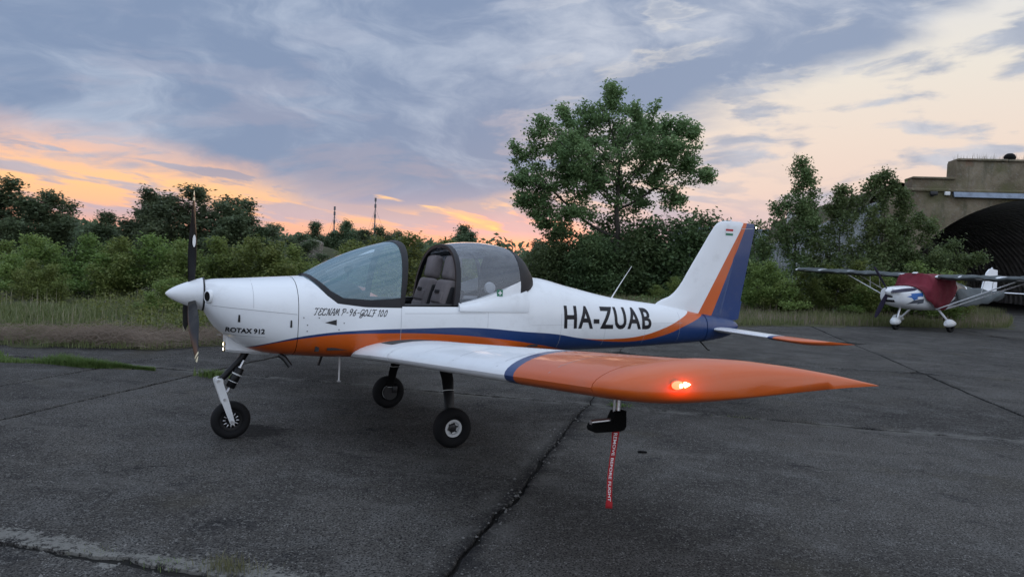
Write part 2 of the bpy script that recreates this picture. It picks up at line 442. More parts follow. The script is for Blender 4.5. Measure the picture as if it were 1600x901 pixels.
def bvh_of(*os):
    V = []; F = []
    for o in os:
        k = len(V); V += [v.co.copy() for v in o.data.vertices]; F += [tuple(i + k for i in p.vertices) for p in o.data.polygons]
    return BVHTree.FromPolygons(V, F)
skin = bvh_of(cowl, fuse)
def on_skin(x, z, off=.0025, tree=None):
    h = (tree or skin).ray_cast(Vector((x, -3, z)), Vector((0, 1, 0)))
    if h[0] is None: return Vector((x, -.3, z))
    return h[0] + h[1] * (off if h[1].y < 0 else -off)
def wrap_obj(name, V2, F, mat_, parent, maxlen=.03, off=.0025, tree=None):
    """2-D shape in (x,z) laid on the port skin"""
    bm = bmesh.new()
    vs = [bm.verts.new((v[0], 0, v[1])) for v in V2]
    for f in F:
        try: bm.faces.new([vs[i] for i in f])
        except ValueError: pass
    bmesh.ops.triangulate(bm, faces=bm.faces)
    for _ in range(5):
        L = [e for e in bm.edges if e.calc_length() > maxlen]
        if not L: break
        bmesh.ops.subdivide_edges(bm, edges=L, cuts=1)
        bmesh.ops.triangulate(bm, faces=bm.faces)
    for v in bm.verts: v.co = on_skin(v.co.x, v.co.z, off, tree)
    bm.normal_update()
    return bobj(name, bm, mat_, parent)
def text_shape(s, h, shear=0.0, bold=0.0, sx=1.0, spacing=1.0):
    cu = bpy.data.curves.new('t', 'FONT'); cu.body = s; cu.size = 1; cu.shear = shear; cu.offset = bold; cu.space_character = spacing; cu.resolution_u = 4
    o = bpy.data.objects.new('t', cu); COL.objects.link(o)
    dg = bpy.context.evaluated_depsgraph_get(); me = o.evaluated_get(dg).to_mesh()
    V = np.array([v.co[:2] for v in me.vertices]); F = [tuple(p.vertices) for p in me.polygons]
    o.evaluated_get(dg).to_mesh_clear(); bpy.data.objects.remove(o); bpy.data.curves.remove(cu)
    V[:, 0] -= V[:, 0].min(); V[:, 1] -= V[:, 1].min(); k = h / V[:, 1].max()
    return V * np.array([k * sx, k]), F
def lettering(name, s, x0, z0, h, width, slope, parent, **kw):
    V, F = text_shape(s, h, **kw); V[:, 0] *= width / V[:, 0].max()
    return wrap_obj(name, [(x0 + a, z0 + b + a * slope) for a, b in V], F, M['ink'], parent)
lettering('engine_lettering', 'ROTAX 912', .435, .925, .043, .275, -.012, cowl, bold=.035)

# script lettering drawn with a slanted nib
GL = {
 'T': [[(.05, .85), (.2, 1), (.5, .92), (.95, 1)], [(.55, .95), (.45, .4), (.3, .02), (.1, .05)]],
 'E': [[(.85, .85), (.6, 1), (.3, .85), (.35, .6), (.6, .55), (.3, .5), (.08, .2), (.25, 0), (.6, .05), (.8, .25)]],
 'C': [[(.85, .75), (.85, .95), (.6, .98), (.25, .7), (.05, .3), (.2, 0), (.55, .05), (.8, .25)], [(.2, 1.0), (.1, .8), (.25, .7)]],
 'N': [[(0, 0), (.2, .1), (.35, .95), (.45, .9), (.6, .05), (.7, .1), (.95, 1), (1.1, 1)]],
 'A': [[(-.1, .05), (.1, .05), (.55, .9), (.75, 1), (.8, .5), (.75, .02), (.9, .08)], [(.25, .4), (.9, .4)]],
 'M': [[(-.1, 0), (.1, .1), (.35, .95), (.42, .95), (.5, .2), (.85, .98), (.92, .95), (.92, .1), (1.05, .03)]],
 'P': [[(.4, .9), (.25, .4), (.1, 0)], [(.05, .7), (.3, 1), (.75, .98), (.85, .75), (.6, .5), (.3, .45)]],
 '-': [[(.15, .45), (.6, .47)]],
 '9': [[(.8, .85), (.5, 1), (.2, .75), (.35, .5), (.65, .6), (.82, .9), (.65, .4), (.35, 0)]],
 '6': [[(.8, .95), (.45, .7), (.15, .3), (.25, .02), (.55, .08), (.7, .35), (.5, .52), (.25, .35)]],
 'G': [[(.85, .75), (.8, .97), (.5, .95), (.15, .55), (.12, .25), (.4, .2), (.8, .55), (.75, .1), (.45, -.25), (.1, -.2), (.3, .02), (.9, .2)]],
 'O': [[(.6, .98), (.25, .75), (.08, .3), (.25, 0), (.6, .15), (.8, .6), (.65, .95), (.5, .85)]],
 'L': [[(.7, 1), (.5, .9), (.4, .4), (.2, .05), (-.05, .08), (.1, .2), (.5, .02), (.9, .12)]],
 'F': [[(.1, .8), (.25, 1), (.6, .9), (1.05, 1)], [(.6, .92), (.5, .4), (.3, -.05), (.05, .0)], [(.3, .48), (.8, .52)]],
 '1': [[(.3, .75), (.6, 1), (.45, .5), (.3, 0)]],
 '0': [[(.6, .98), (.3, .75), (.15, .3), (.25, 0), (.55, .15), (.72, .6), (.6, .98)]],
}
def script(s, x0, z0, h, width, slope):
    V = []; F = []; cx = 0
    for ch in s:
        if ch == ' ': cx += .45; continue
        for line in GL[ch]:
            P = np.array(line, float); t = np.linspace(0, len(P) - 1, (len(P) - 1) * 4 + 1); i = np.arange(len(P))
            Q = np.c_[pin(i, P[:, 0], t), pin(i, P[:, 1], t)]
            Q[:, 0] += cx + Q[:, 1] * .35
            for nib in ((.085, .045), (-.035, .05)):
                k = len(V)
                for q in Q: V += [(q[0] - nib[0], q[1] - nib[1]), (q[0] + nib[0], q[1] + nib[1])]
                F += [(k + 2 * j, k + 2 * j + 1, k + 2 * j + 3, k + 2 * j + 2) for j in range(len(Q) - 1)]
        cx += {'-': .75, '1': .65, 'M': 1.15}.get(ch, .92)
    V = np.array(V); k = width / cx
    return [(x0 + a * k, z0 + b * h + a * k * slope) for a, b in V], F
V2, F2 = script('TECNAM P-96-GOLF 100', 1.075, 1.085, .055, .60, -.012)
wrap_obj('name_lettering', V2, F2, M['ink'], fuse, maxlen=.05)
lettering('registration_lettering', 'HA-ZUAB', 3.50, .955, .225, 1.215, -.028, fuse, bold=.026, shear=-.03, spacing=1.12)

# panel gaps, catches, inlet
def strip_on(name, pts, w, mat_, parent, off=.0015, tree=None):
    V = []; F = []
    for i, (x, z) in enumerate(pts):
        a = np.array(pts[max(i - 1, 0)]); b = np.array(pts[min(i + 1, len(pts) - 1)]); d = (b - a) / np.linalg.norm(b - a); nrm = np.array([-d[1], d[0]]) * w / 2
        V += [tuple(np.array((x, z)) + nrm), tuple(np.array((x, z)) - nrm)]
        if i: F.append((2 * i - 2, 2 * i - 1, 2 * i + 1, 2 * i))
    return wrap_obj(name, V, F, mat_, parent, .04, off, tree)
strip_on('panel_gap', [(.33, 1.135), (.6, 1.115), (.95, 1.085)], .005, M['seam'], cowl)
strip_on('panel_gap', [(.36, .912), (.5, .900), (.72, .896)], .003, M['seam'], cowl)
strip_on('panel_gap', [(.62, 1.34), (.62, 1.13)], .003, M['seam'], cowl)
strip_on('panel_gap', [(1.8, .80), (1.8, 1.15)], .003, M['seam'], fuse)
strip_on('panel_gap', [(2.62, .98), (2.62, 1.12)], .003, M['seam'], fuse)
strip_on('panel_gap', [(1.83, 1.105), (2.6, 1.11)], .003, M['seam'], fuse)
for x_ in (3.46, 4.05, 4.62, 5.15): strip_on('panel_gap', [(x_, .74), (x_ + .01, 1.02), (x_ + .01, 1.10)], .0025, M['seam'], fuse)
strip_on('panel_gap', [(3.1, .995), (4.0, .99), (5.2, .985)], .002, M['seam'], fuse)
for cx_, cz in ((.52, 1.045), (.905, 1.01)):
    wrap_obj('cowling_catch', [(cx_ - .008, cz - .03), (cx_ + .008, cz - .03), (cx_ + .006, cz + .028), (cx_ - .006, cz + .028)], [(0, 1, 2, 3)], M['darkmetal'], cowl, off=.004)
wrap_obj('air_inlet', [(1.165, 1.022), (1.26, 1.0), (1.26, 1.048)], [(0, 1, 2)], M['darkmetal'], fuse, off=.002)
for k, (x, z) in enumerate([(1.0, 1.06), (1.03, 1.0), (1.03, .95), (1.12, 1.06), (1.32, 1.02), (1.28, .965)]):
    wrap_obj('rivet', [(x + .005 * math.cos(a), z + .005 * math.sin(a)) for a in np.linspace(0, 2 * math.pi, 7)[:-1]], [tuple(range(6))], M['darkmetal'], fuse, off=.003)

# spinner, propeller
SZC = 1.212
prof = [(.004, 0)] + [(.132 * (t ** .62) * (1 - .0 * t), .285 * t * .93) for t in np.linspace(.03, 1, 16)]
sp = lathe('spinner', prof + [(.132, .272), (.0, .272)], (0, 0, SZC), M['white'], plane, 'x', 40)
lathe('spinner_backplate', [(.0, .272), (.136, .272), (.136, .283), (.0, .283)], (0, 0, SZC), M['darkmetal'], plane, 'x', 40)
def prop_paint(nt, x, y, z):
    d = (y * y + (z - SZC) * (z - SZC))._m('SQRT', y * y + (z - SZC) * (z - SZC))
    t = d.step(.755, .004) * (1.0 - d.step(.78, .004)) + d.step(.80, .004)
    return mixc(nt, t.min(1.0), (.005, .005, .006), (.72, .66, .45))
M['prop'] = paint('propeller_black', prop_paint)
M['prop'].node_tree.nodes['Principled BSDF'].inputs['Coat Weight'].default_value = 0.0
M['prop'].node_tree.nodes['Principled BSDF'].inputs['Specular IOR Level'].default_value = .25
for k, ang in enumerate((-3, 117, 237)):
    a0 = R(ang); rd = Vector((0, math.sin(a0), math.cos(a0))); tn = Vector((0, math.cos(a0), -math.sin(a0))); ax = Vector((1, 0, 0))
    V = []; ns = 22; npt = 14
    for i in range(ns):
        r = .08 + (.835 - .08) * i / (ns - 1); u = i / (ns - 1)
        ch = .045 + .066 * math.sin(min(1, u * 1.5 + .08) * math.pi * .62) - .05 * max(0, u - .5) / .5
        if u > .93: ch *= max(.25, 1 - ((u - .93) / .07) ** 2 * .75)
        tw = R(58 - 44 * u); th = .20 - .12 * u
        for j in range(npt):
            w = 2 * math.pi * j / npt; cxx = math.cos(w) * ch / 2; tt = math.sin(w) * ch * th / 2
            V.append(ax * .19 + Vector((0, 0, SZC)) + rd * r + tn * (cxx * math.cos(tw) - tt * math.sin(tw)) + ax * (cxx * math.sin(tw) + tt * math.cos(tw)))
    F = grid_faces(ns, npt, True) + [tuple((ns - 1) * npt + j for j in range(npt))]
    bl = finish(obj('propeller_blade', V, F, M['prop'], plane), 60)
    if k == 0:
        c = Vector((0, 0, SZC)) + rd * .43 + ax * .19
        tw = R(58 - 44 * .46); cd = tn * math.cos(tw) + ax * math.sin(tw); nm = (ax * math.cos(tw) - tn * math.sin(tw))
        Vd = []
        side = -1 if nm.y > 0 else 1
        for w in np.linspace(0, 2 * math.pi, 17)[:-1]: Vd.append(c + cd * .022 * math.cos(w) + rd * .05 * math.sin(w) + nm * side * .0135)
        obj('blade_emblem', Vd, [tuple(range(16))], M['textwhite'], bl)

# cowling nostril, chin with landing lights
for s in (-1, 1):
    V, F = lathe_geo([(.048, .02), (.046, -.012), (.036, -.018), (.030, -.010), (.030, .03)], (0, 0, 0), 'x', 24)
    m4 = Matrix.Translation((.306, s * .205, 1.205)) @ Matrix.Rotation(R(s * -40), 4, 'Z') @ Matrix.Diagonal((1.2, .85, 1.15, 1))
    lip = finish(obj('air_intake', [m4 @ Vector(v) for v in V], F, M['white'], cowl), 60)
    V, F = lathe_geo([(.033, -.016), (.0, -.014)], (0, 0, 0), 'x', 24)
    obj('intake_hole', [m4 @ Vector(v) for v in V], F, M['blackmatt'], lip)
chV = []; 
for x, zb, zt, w in ((.455, .745, .90, .10), (.56, .735, .86, .115), (.68, .725, .80, .12), (.80, .715, .76, .11)):
    for y, z in ((-w, zt), (-w, zb + .02), (-w + .02, zb), (w - .02, zb), (w, zb + .02), (w, zt)): chV.append((x, y, z))
chin = finish(obj('chin_fairing', chV, grid_faces(4, 6) + [tuple(range(6))], M['white'], cowl), 40)
M['lamp_lens'] = emis('landing_light_lit', (1.0, .80, .42), 5)
for zz in (.806, .764):
    hs = lathe('landing_light', [(.0, -.004), (.015, -.002), (.018, .012), (.0, .03)], (.445, -.06, zz), M['darkmetal'], chin, 'x', 16)
    lathe('lit_lens', [(.0, -.010), (.009, -.008), (.013, -.0045)], (.445, -.06, zz), M['lamp_lens'], hs, 'x', 16)
ld = bpy.data.lights.new('landing_light_beam', 'SPOT'); ld.energy = 2; ld.color = (1, .83, .5); ld.spot_size = R(90); ld.shadow_soft_size = .02
lo = bpy.data.objects.new('landing_light_beam', ld); COL.objects.link(lo); lo.parent = chin; lo.location = (.42, -.06, .785); lo.rotation_euler = (0, R(90), 0)

# windscreen
def arch(x0, x1, hw, z0, z1, s, n=2.6):
    """s in -1..1 from port sill over the top to starboard sill"""
    a = (1 - abs(s)) * math.pi / 2
    return Vector((x0 + (x1 - x0) * math.sin(a) ** (2 / n), math.copysign(hw * max(0, math.cos(a)) ** (2 / n), s), z0 + (z1 - z0) * math.sin(a) ** (2 / n)))
def hoop(s): return arch(1.81, 1.875, .515, 1.165, 1.727, s, 2.9)
def sill_pt(s):
    k = abs(s)   # 0 nose .. 1 hoop foot
    bx = [0, .12, .25, .4, .55, .8, 1]; 
    x = float(pin(bx, [1.035, 1.055, 1.105, 1.185, 1.29, 1.58, 1.81], k)[0])
    H = half_section(x, 48); y, z = H[-1]
    return Vector((x, math.copysign(max(y, .0), s) if k > 0 else 0, z))
def ws(s, t, off=0.0):
    a, b = sill_pt(s), hoop(s)
    p = a.lerp(b, t)
    L = (b - a).length; bul = .045 * L * math.sin(math.pi * t)
    nrm = Vector((-.25, p.y * 1.2, max(0, p.z - 1.15) * .9 + .05)).normalized()
    return p + nrm * (bul + off)
NS = 81
ss = np.linspace(-1, 1, NS)
V = [ws(s, t) for t in np.linspace(0, 1, 25) for s in ss]
wind = finish(obj('windscreen', V, grid_faces(25, NS), M['glass'], plane), 80)
V = []
for s in ss:
    L = max(.001, (hoop(s) - sill_pt(s)).length); e = max(.0, min(1, (.045 + .05 * abs(s) ** 2) / L))
    for t, o in ((0, -.004), (0, .004), (e * .5, .005), (e, .004), (e, -.004)): V.append(ws(s, t, o) - Vector((0, 0, .012 if t == 0 else 0)))
finish(obj('windscreen_base_frame', V, grid_faces(NS, 5), M['frame'], wind), 40)
V = []
for s in ss:
    L = max(.001, (hoop(s) - sill_pt(s)).length); e = max(0, 1 - .042 / L)
    h = hoop(s)
    for p in (ws(s, e, -.005), ws(s, e, .005), h + Vector((.004, 0, .006)) + Vector((0, h.y * .012, 0)), h + Vector((.022, 0, 0)), h + Vector((.018, -h.y * .05, -.022))): V.append(p)
finish(obj('windscreen_hoop', V, grid_faces(NS, 5, True)[: (NS - 1) * 5], M['frame'], wind), 40)

# sliding canopy, pushed back
CX = [2.29, 2.50, 2.68, 2.85, 2.96, 3.04, 3.11, 3.16, 3.19]
CT = [1.712, 1.742, 1.752, 1.742, 1.722, 1.690, 1.640, 1.575, 1.52]
CW = [.525, .53, .525, .50, .475, .445, .405, .36, .33]
CB = [1.175, 1.20, 1.23, 1.26, 1.28, 1.30, 1.32, 1.345, 1.365]
def can(x, s, off=0.0):
    t, w, b = [float(pin(CX, a, x)[0]) for a in (CT, CW, CB)]
    lean = .06 * max(0, (2.6 - x) / .31) if x < 2.6 else 0
    p = arch(x, x + lean, w + off, b, t + off, s, 2.5)
    return p
NC = 61; sc_ = np.linspace(-1, 1, NC)
xs1 = np.linspace(2.31, 3.00, 22)
canopy = finish(obj('sliding_canopy', [can(x, s) for x in xs1 for s in sc_], grid_faces(22, NC), M['glass2'], plane), 80)
def can_band(name, xa, xb, o, mat_, n=5, th=.010):
    xs = np.linspace(xa, xb, n)
    V = [can(x, s, o) for x in xs for s in sc_] + [can(x, s, o - th) for x in xs for s in sc_]
    k = n * NC
    F = grid_faces(n, NC) + [tuple(i + k for i in f)[::-1] for f in grid_faces(n, NC)]
    for j in range(NC - 1):
        F += [(j, j + 1, k + j + 1, k + j), ((n - 1) * NC + j, (n - 1) * NC + j + 1, k + (n - 1) * NC + j + 1, k + (n - 1) * NC + j)]
    return finish(obj(name, V, F, mat_, canopy), 40)
can_band('canopy_hoop', 2.285, 2.335, .004, M['frame'], th=.03)
can_band('canopy_rear_band', 2.985, 3.19, .004, M['frame'], 12)
V = [can(3.189, s, -.002) for s in sc_]; obj('canopy_end_plate', V, [tuple(range(NC))], M['black'], canopy, smooth=False)
# white lower band seen inside the rear of the glass, with the green first-aid mark
for s in (-1, 1):
    V = []
    xs = np.linspace(2.36, 2.985, 14)
    for i, x in enumerate(xs):
        b = float(pin(CX, CB, x)[0]); w = float(pin(CX, CW, x)[0]); hh = .02 + .10 * (i / 13) ** 1.1
        V += [(x, s * (w + .003), b - .01), (x, s * (w + .002), b + hh * .6), (x, s * (w - .004), b + hh)]
    finish(obj('canopy_lower_band', V, grid_faces(14, 3), M['white'], canopy))
    V = []
    xs = np.linspace(2.33, 3.06, 18)
    for i, x in enumerate(xs):
        u = i / 17; b = float(pin(CX, CB, x)[0]); w = float(pin(CX, CW, x)[0])
        bw = float(pin(FX, FW, x)[0])
        zl = 1.13 - .012 * u
        zt = b + .012
        V += [(x, s * (w - .01), zt), (x, s * (w + .018), zt - .004), (x, s * (max(bw, w) + .022), zt * .5 + zl * .5), (x, s * (bw + .02 * (1 - u * .7)), zl), (x, s * (bw - .02), zl)]
    sk = finish(obj('canopy_skirt', V, grid_faces(18, 5) + [tuple(range(5)), tuple(17 * 5 + k for k in range(5))], M['white'], canopy), 50)
    tube('rail_stop', [(2.33, s * .53, 1.195), (2.375, s * .55, 1.165)], .006, M['white'], sk, 6)
x_, z_ = 2.74, 1.295
w_ = float(pin(CX, CW, x_)[0])
mk = obj('first_aid_mark', [(x_ - .03, -w_ - .006, z_ - .03), (x_ + .03, -w_ - .004, z_ - .03), (x_ + .03, -w_ - .004, z_ + .03), (x_ - .03, -w_ - .006, z_ + .03)], [(0, 1, 2, 3)], M['green'], canopy)
cb = bmesh.new(); box_bm(cb, (x_, -w_ - .008, z_), (.036, .002, .012)); box_bm(cb, (x_, -w_ - .0083, z_), (.012, .002, .036)); bobj('white_cross', cb, M['textwhite'], mk)

# sill rails, seats, panel
for s in (-1, 1):
    tube('canopy_rail', [(1.82, s * .49, 1.172), (2.4, s * .49, 1.178), (2.85, s * .46, 1.20)], .012, M['darkmetal'], plane, 8)
    box('sill_trim', (2.1, s * .50, 1.150), (.62, .05, .03), M['frame'], plane, bevel=.008)
def pad(name, c, size, tilt, mat_, parent, bev=.04, seams=0):
    rot = Matrix.Rotation(R(tilt), 4, 'Y')
    bm = box_bm(bmesh.new(), c, size, rot, bev, 4)
    o = bobj(name, bm, mat_, parent, smooth=True)
    return o
for y0 in (-.225, .225):
    back = pad('seat', (2.27, y0, 1.12), (.11, .32, .56), 17, M['fabric'], plane, .045)
    tag(back, None)
    for dy in (-.16, .16):
        pad('side_bolster', (2.305, y0 + dy * 1.08, 1.08), (.14, .05, .50), 17, M['seatside'], back, .02)
    for dz in (-.13, 0, .12):
        rot = Matrix.Translation((2.27, y0, 1.12)) @ Matrix.Rotation(R(17), 4, 'Y')
        pad('quilted_panel', rot @ Vector((-.053, 0, dz - .02)), (.03, .23, .105), 17, M['fabric'], back, .014)
    pad('headrest', (2.385, y0, 1.50), (.11, .22, .23), 11, M['fabric'], back, .045)
    pad('headrest_cheek', (2.40, y0 + .10, 1.50), (.12, .05, .20), 11, M['seatside'], back, .018)
    pad('seat_cushion', (2.02, y0, .90), (.46, .40, .11), -8, M['fabric'], back, .04)
    rot = Matrix.Translation((2.27, y0, 1.12)) @ Matrix.Rotation(R(17), 4, 'Y')
    pad('badge', rot @ Vector((-.074, 0, .15)), (.004, .11, .03), 17, M['seatside'], back, .0015)
gl = bmesh.new()
V = []
for x, z, w in ((1.24, 1.30, .34), (1.34, 1.345, .42), (1.45, 1.355, .44), (1.50, 1.335, .44), (1.50, 1.02, .43)):
    for u in np.linspace(-1, 1, 15): V.append((x, u * w, z - .07 * u * u * (1 if z > 1.1 else 0)))
gl.free()
dash = finish(obj('instrument_panel', V, grid_faces(5, 15), M['dash'], plane), 40)
for (iy, iz, ir) in ((-.30, 1.19, .04), (-.18, 1.21, .045), (-.06, 1.21, .045), (.08, 1.20, .05), (.22, 1.19, .04), (-.24, 1.09, .035), (-.12, 1.10, .035)):
    lathe('instrument_dial', [(ir, 0), (ir, .008), (ir * .85, .008), (.0, .004)], (1.50, iy, iz), M['blackmatt'], dash, 'x', 16)
box('compass', (1.47, -.02, 1.455), (.07, .06, .055), M['dash'], dash, bevel=.012)
tube('compass_stalk', [(1.47, -.02, 1.35), (1.47, -.02, 1.43)], .008, M['dash'], dash, 6)
for y0 in (-.24, .24):
    tube('control_stick', [(1.78, y0, .85), (1.72, y0, 1.08), (1.70, y0, 1.16)], [.012, .012, .017], M['dash'], plane, 8)

# wings
M['lap'] = mat('skin_lap_line', (.30, .31, .32), .6)
def foil(n, a, b, th, camber=.025):
    """closed loop between chord fractions a..b"""
    xs = a + (b - a) * (1 - np.cos(np.linspace(0, math.pi, n))) / 2 if a == 0 else np.linspace(a, b, n)
    yt = 5 * th * (.2969 * np.sqrt(xs) - .126 * xs - .3516 * xs ** 2 + .2843 * xs ** 3 - .1036 * xs ** 4)
    p = .4
    yc = np.where(xs < p, camber / p ** 2 * (2 * p * xs - xs ** 2), camber / (1 - p) ** 2 * (1 - 2 * p + 2 * p * xs - xs ** 2))
    up = list(zip(xs[::-1], (yc + yt)[::-1])); lo = list(zip(xs, yc - yt))
    return up + (lo[1:] if a == 0 else lo)
def loft_foil(name, secs, a, b, mat_, parent, n=18, camber=.025, sharp=35):
    """secs: (y, xle, chord, z, thickness, incidence_deg)"""
    V = []; m = 0
    for y, xl, ch, z, th, inc in secs:
        L = foil(n, a, b, th, camber); m = len(L); ca, sa = math.cos(R(inc)), math.sin(R(inc))
        for u, w in L: V.append((xl + (u * ca + w * sa) * ch, y, z + (w * ca - u * sa) * ch))
    F = grid_faces(len(secs), m, True) + [tuple(range(m))[::-1], tuple((len(secs) - 1) * m + k for k in range(m))]
    return finish(obj(name, V, F, mat_, parent), sharp)
DIH = math.tan(R(5.3))
def wsec(y, s, xl=1.475, ch=1.40, th=.13, dz=0.0, inc=1.5): return (s * y, xl, ch, .765 + DIH * (y - .55) + dz, th, inc)
for s in (-1, 1):
    stub = loft_foil('wing_root', [wsec(.30, s, 1.40, 1.60, .115), wsec(.52, s, 1.43, 1.52, .122), wsec(.75, s, 1.465, 1.44), wsec(1.16, s)], 0, 1.0, M['wing'], plane, 20)
    wing = loft_foil('wing_panel', [wsec(y, s) for y in (1.172, 1.8, 2.4, 3.0, 3.5, 3.90)], 0, .765, M['wing'], plane, 22)
    loft_foil('flap', [wsec(y, s) for y in (1.18, 1.7, 2.28)], .77, 1.0, M['wing'], wing, 8)
    loft_foil('aileron', [wsec(y, s) for y in (2.29, 3.0, 3.6, 3.895)], .77, 1.0, M['wing'], wing, 8)
    tip = []
    for y, xl, xt, th, dz in ((3.905, 1.475, 2.875, .182, 0), (3.98, 1.480, 2.885, .186, .003), (4.05, 1.505, 2.90, .185, .006), (4.11, 1.56, 2.915, .172, .008), (4.16, 1.66, 2.93, .145, .010), (4.19, 1.82, 2.94, .105, .010), (4.205, 2.05, 2.945, .06, .010)):
        ch = xt - xl
        tip.append((s * y, xl, ch, .765 + DIH * (min(y, 4.0) - .55) + dz - .026 * (xl - 1.475), th / ch, 1.5 - 1.2 * max(0, (y - 3.905)) / .3))
    wt = loft_foil('wing_tip', tip, 0, 1.0, M['wing'], wing, 26, sharp=70)
    if s < 0: near_wing, near_tip, near_stub = wing, wt, stub
    if s < 0:
        # dark gap between root and panel and the non-slip walkway
        tree = bvh_of(stub)
        V = []; F = []
        xs = np.linspace(1.62, 2.75, 14); ys = (-.56, -.66, -.76, -.86)
        for x in xs:
            for y in ys:
                h = tree.ray_cast(Vector((x, y, 2)), Vector((0, 0, -1))); V.append(h[0] + Vector((0, 0, .003)) if h[0] else Vector((x, y, .85)))
        obj('walkway_strip', V, grid_faces(14, 4), M['walk'], stub)
        wt2 = bvh_of(wing)
        for y_ in (-1.75, -2.35, -2.95, -3.5):
            V = []
            for x in np.linspace(1.50, 2.53, 16):
                for dy_ in (-.0025, .0025):
                    h = wt2.ray_cast(Vector((x, y_ + dy_, 3)), Vector((0, 0, -1))); V.append(h[0] + Vector((0, 0, .0012)) if h[0] else Vector((x, y_, .9)))
            obj('skin_lap', V, grid_faces(16, 2), M['lap'], wing)
# inner roll hoop and parcel shelf seen through the clear canopy
tube('roll_hoop', [arch(2.56, 2.62, .44, 1.12, 1.66, s_, 2.4) for s_ in np.linspace(-1, 1, 25)], .018, M['tub'], plane, 8)
shf = box('parcel_shelf', (2.82, 0, 1.20), (.40, .80, .03), mat('shelf_grey', (.20, .20, .21), .9), plane, bevel=.01)
lathe('headset_cup', [(.0, 0), (.05, .0), (.055, .03), (.04, .045), (.0, .045)], (2.74, -.33, 1.33), mat('headset_grey', (.45, .47, .50), .6), shf, 'y', 16)
# port navigation light, lit
wtree = bvh_of(near_tip)
h = wtree.ray_cast(Vector((1.72, -6, 1.125)), Vector((0, 1, 0)))
NP = h[0] if h[0] else Vector((1.72, -4.13, 1.125))
M['navred'] = emis('navigation_light_red', (1.0, .07, .03), 4)
M['navhot'] = emis('navigation_light_bulb', (1.0, .60, .28), 7)
M['lens'] = glass('lamp_lens_clear', (1, .55, .5), 1.3)
basep = finish(obj('navigation_light', *lathe_geo([(.0, -.003), (.017, -.003), (.020, .006), (.0, .008)], (0, 0, 0), 'y', 20), M['wing'], near_tip))
for v in basep.data.vertices: v.co = Vector((v.co.x * 1.7, v.co.y, v.co.z)) + NP
bb = bmesh.new(); bmesh.ops.create_uvsphere(bb, u_segments=16, v_segments=10, radius=.02, matrix=Matrix.Translation(NP + Vector((-.012, -.016, 0))) @ Matrix.Diagonal((1.5, .8, .9, 1))); bobj('red_lens', bb, M['navred'], basep, smooth=True)
bb = bmesh.new(); bmesh.ops.create_uvsphere(bb, u_segments=12, v_segments=8, radius=.009, matrix=Matrix.Translation(NP + Vector((-.008, -.030, 0)))); bobj('bulb', bb, M['navhot'], basep, smooth=True)
bb = bmesh.new(); bmesh.ops.create_cone(bb, segments=12, radius1=.012, radius2=.001, depth=.03, cap_ends=True, matrix=Matrix.Translation(NP + Vector((.045, -.012, 0))) @ Matrix.Rotation(R(90), 4, 'Y')); bobj('strobe', bb, M['navhot'], basep, smooth=True)
ld = bpy.data.lights.new('navigation_light_glow', 'POINT'); ld.energy = .2; ld.color = (1, .09, .03); ld.shadow_soft_size = .02
lo = bpy.data.objects.new('navigation_light_glow', ld); COL.objects.link(lo); lo.parent = basep; lo.location = NP + Vector((-.005, -.075, 0.0))

# fin and rudder
FZ = [.98, 1.15, 1.22, 1.266, 1.377, 1.6, 1.85, 2.058, 2.12, 2.155, 2.168]
FLE = [4.90, 4.93, 5.02, 5.147, 5.279, 5.43, 5.60, 5.742, 5.795, 5.86, 5.93]
def hinge(z): return 5.86 + (z - 1.0) * .285
def rte(z): return 6.195 + (z - 1.0) * .196
zs_ = [.98, 1.05, 1.12, 1.17, 1.2, 1.23, 1.266, 1.3, 1.34, 1.377, 1.45, 1.55, 1.7, 1.85, 1.95, 2.0, 2.04, 2.075, 2.105, 2.13, 2.15, 2.162, 2.168]
V = []; m = 0
for z in zs_:
    xl = float(pin(FZ, FLE, z)[0]); xt = hinge(z) - .004; ch = xt - xl
    L = foil(16, 0, 1, 1, 0); 
    # thin symmetric blade, blunt at the hinge
    half = .048 - .022 * (z - 1.0) / 1.17
    if z > 2.1: half *= max(.15, 1 - ((z - 2.1) / .07) ** 2 * .85)
    ring = []
    for u in (1 - np.cos(np.linspace(0, math.pi / 2 * 1.0, 14))):
        t = half * math.sqrt(max(0, min(1, u / .35))) if u < .35 else half * (1 - .12 * (u - .35) / .65)
        ring.append((xl + u * ch, t))
    L = [(x, -t) for x, t in ring[::-1]] + [(x, t) for x, t in ring[1:]]
    m = len(L); V += [(x, t, z) for x, t in L]
fin = finish(obj('fin', V, grid_faces(len(zs_), m, True) + [tuple((len(zs_) - 1) * m + k for k in range(m))], M['fin'], plane), 45)
V = []; rz_ = [1.0, 1.3, 1.6, 1.9, 2.05, 2.10, 2.14, 2.158]
for z in rz_:
    xl, xt = hinge(z) + .004, rte(z)
    if z > 2.1: xt -= .10 * ((z - 2.1) / .058) ** 2 * .4
    half = (.048 - .022 * (z - 1.0) / 1.17) * .86
    if z > 2.1: half *= max(.2, 1 - ((z - 2.1) / .06) ** 2 * .8)
    for x, t in ((xl, -half * .7), (xl + .015, -half), (xl * .4 + xt * .6, -half * .5), (xt, -.003), (xt, .003), (xl * .4 + xt * .6, half * .5), (xl + .015, half), (xl, half * .7)): V.append((x, t, z))
rud = finish(obj('rudder', V, grid_faces(len(rz_), 8, True) + [tuple(range(8))[::-1], tuple((len(rz_) - 1) * 8 + k for k in range(8))], M['fin'], plane), 30)
box('rudder_trim_tab', (6.225, 0, 1.12), (.035, .005, .22), mat('tab_blue', BLUE, .35, coat=.4), rud, rot=Matrix.Rotation(R(11), 4, 'Y'))
ftree = bvh_of(fin, rud)
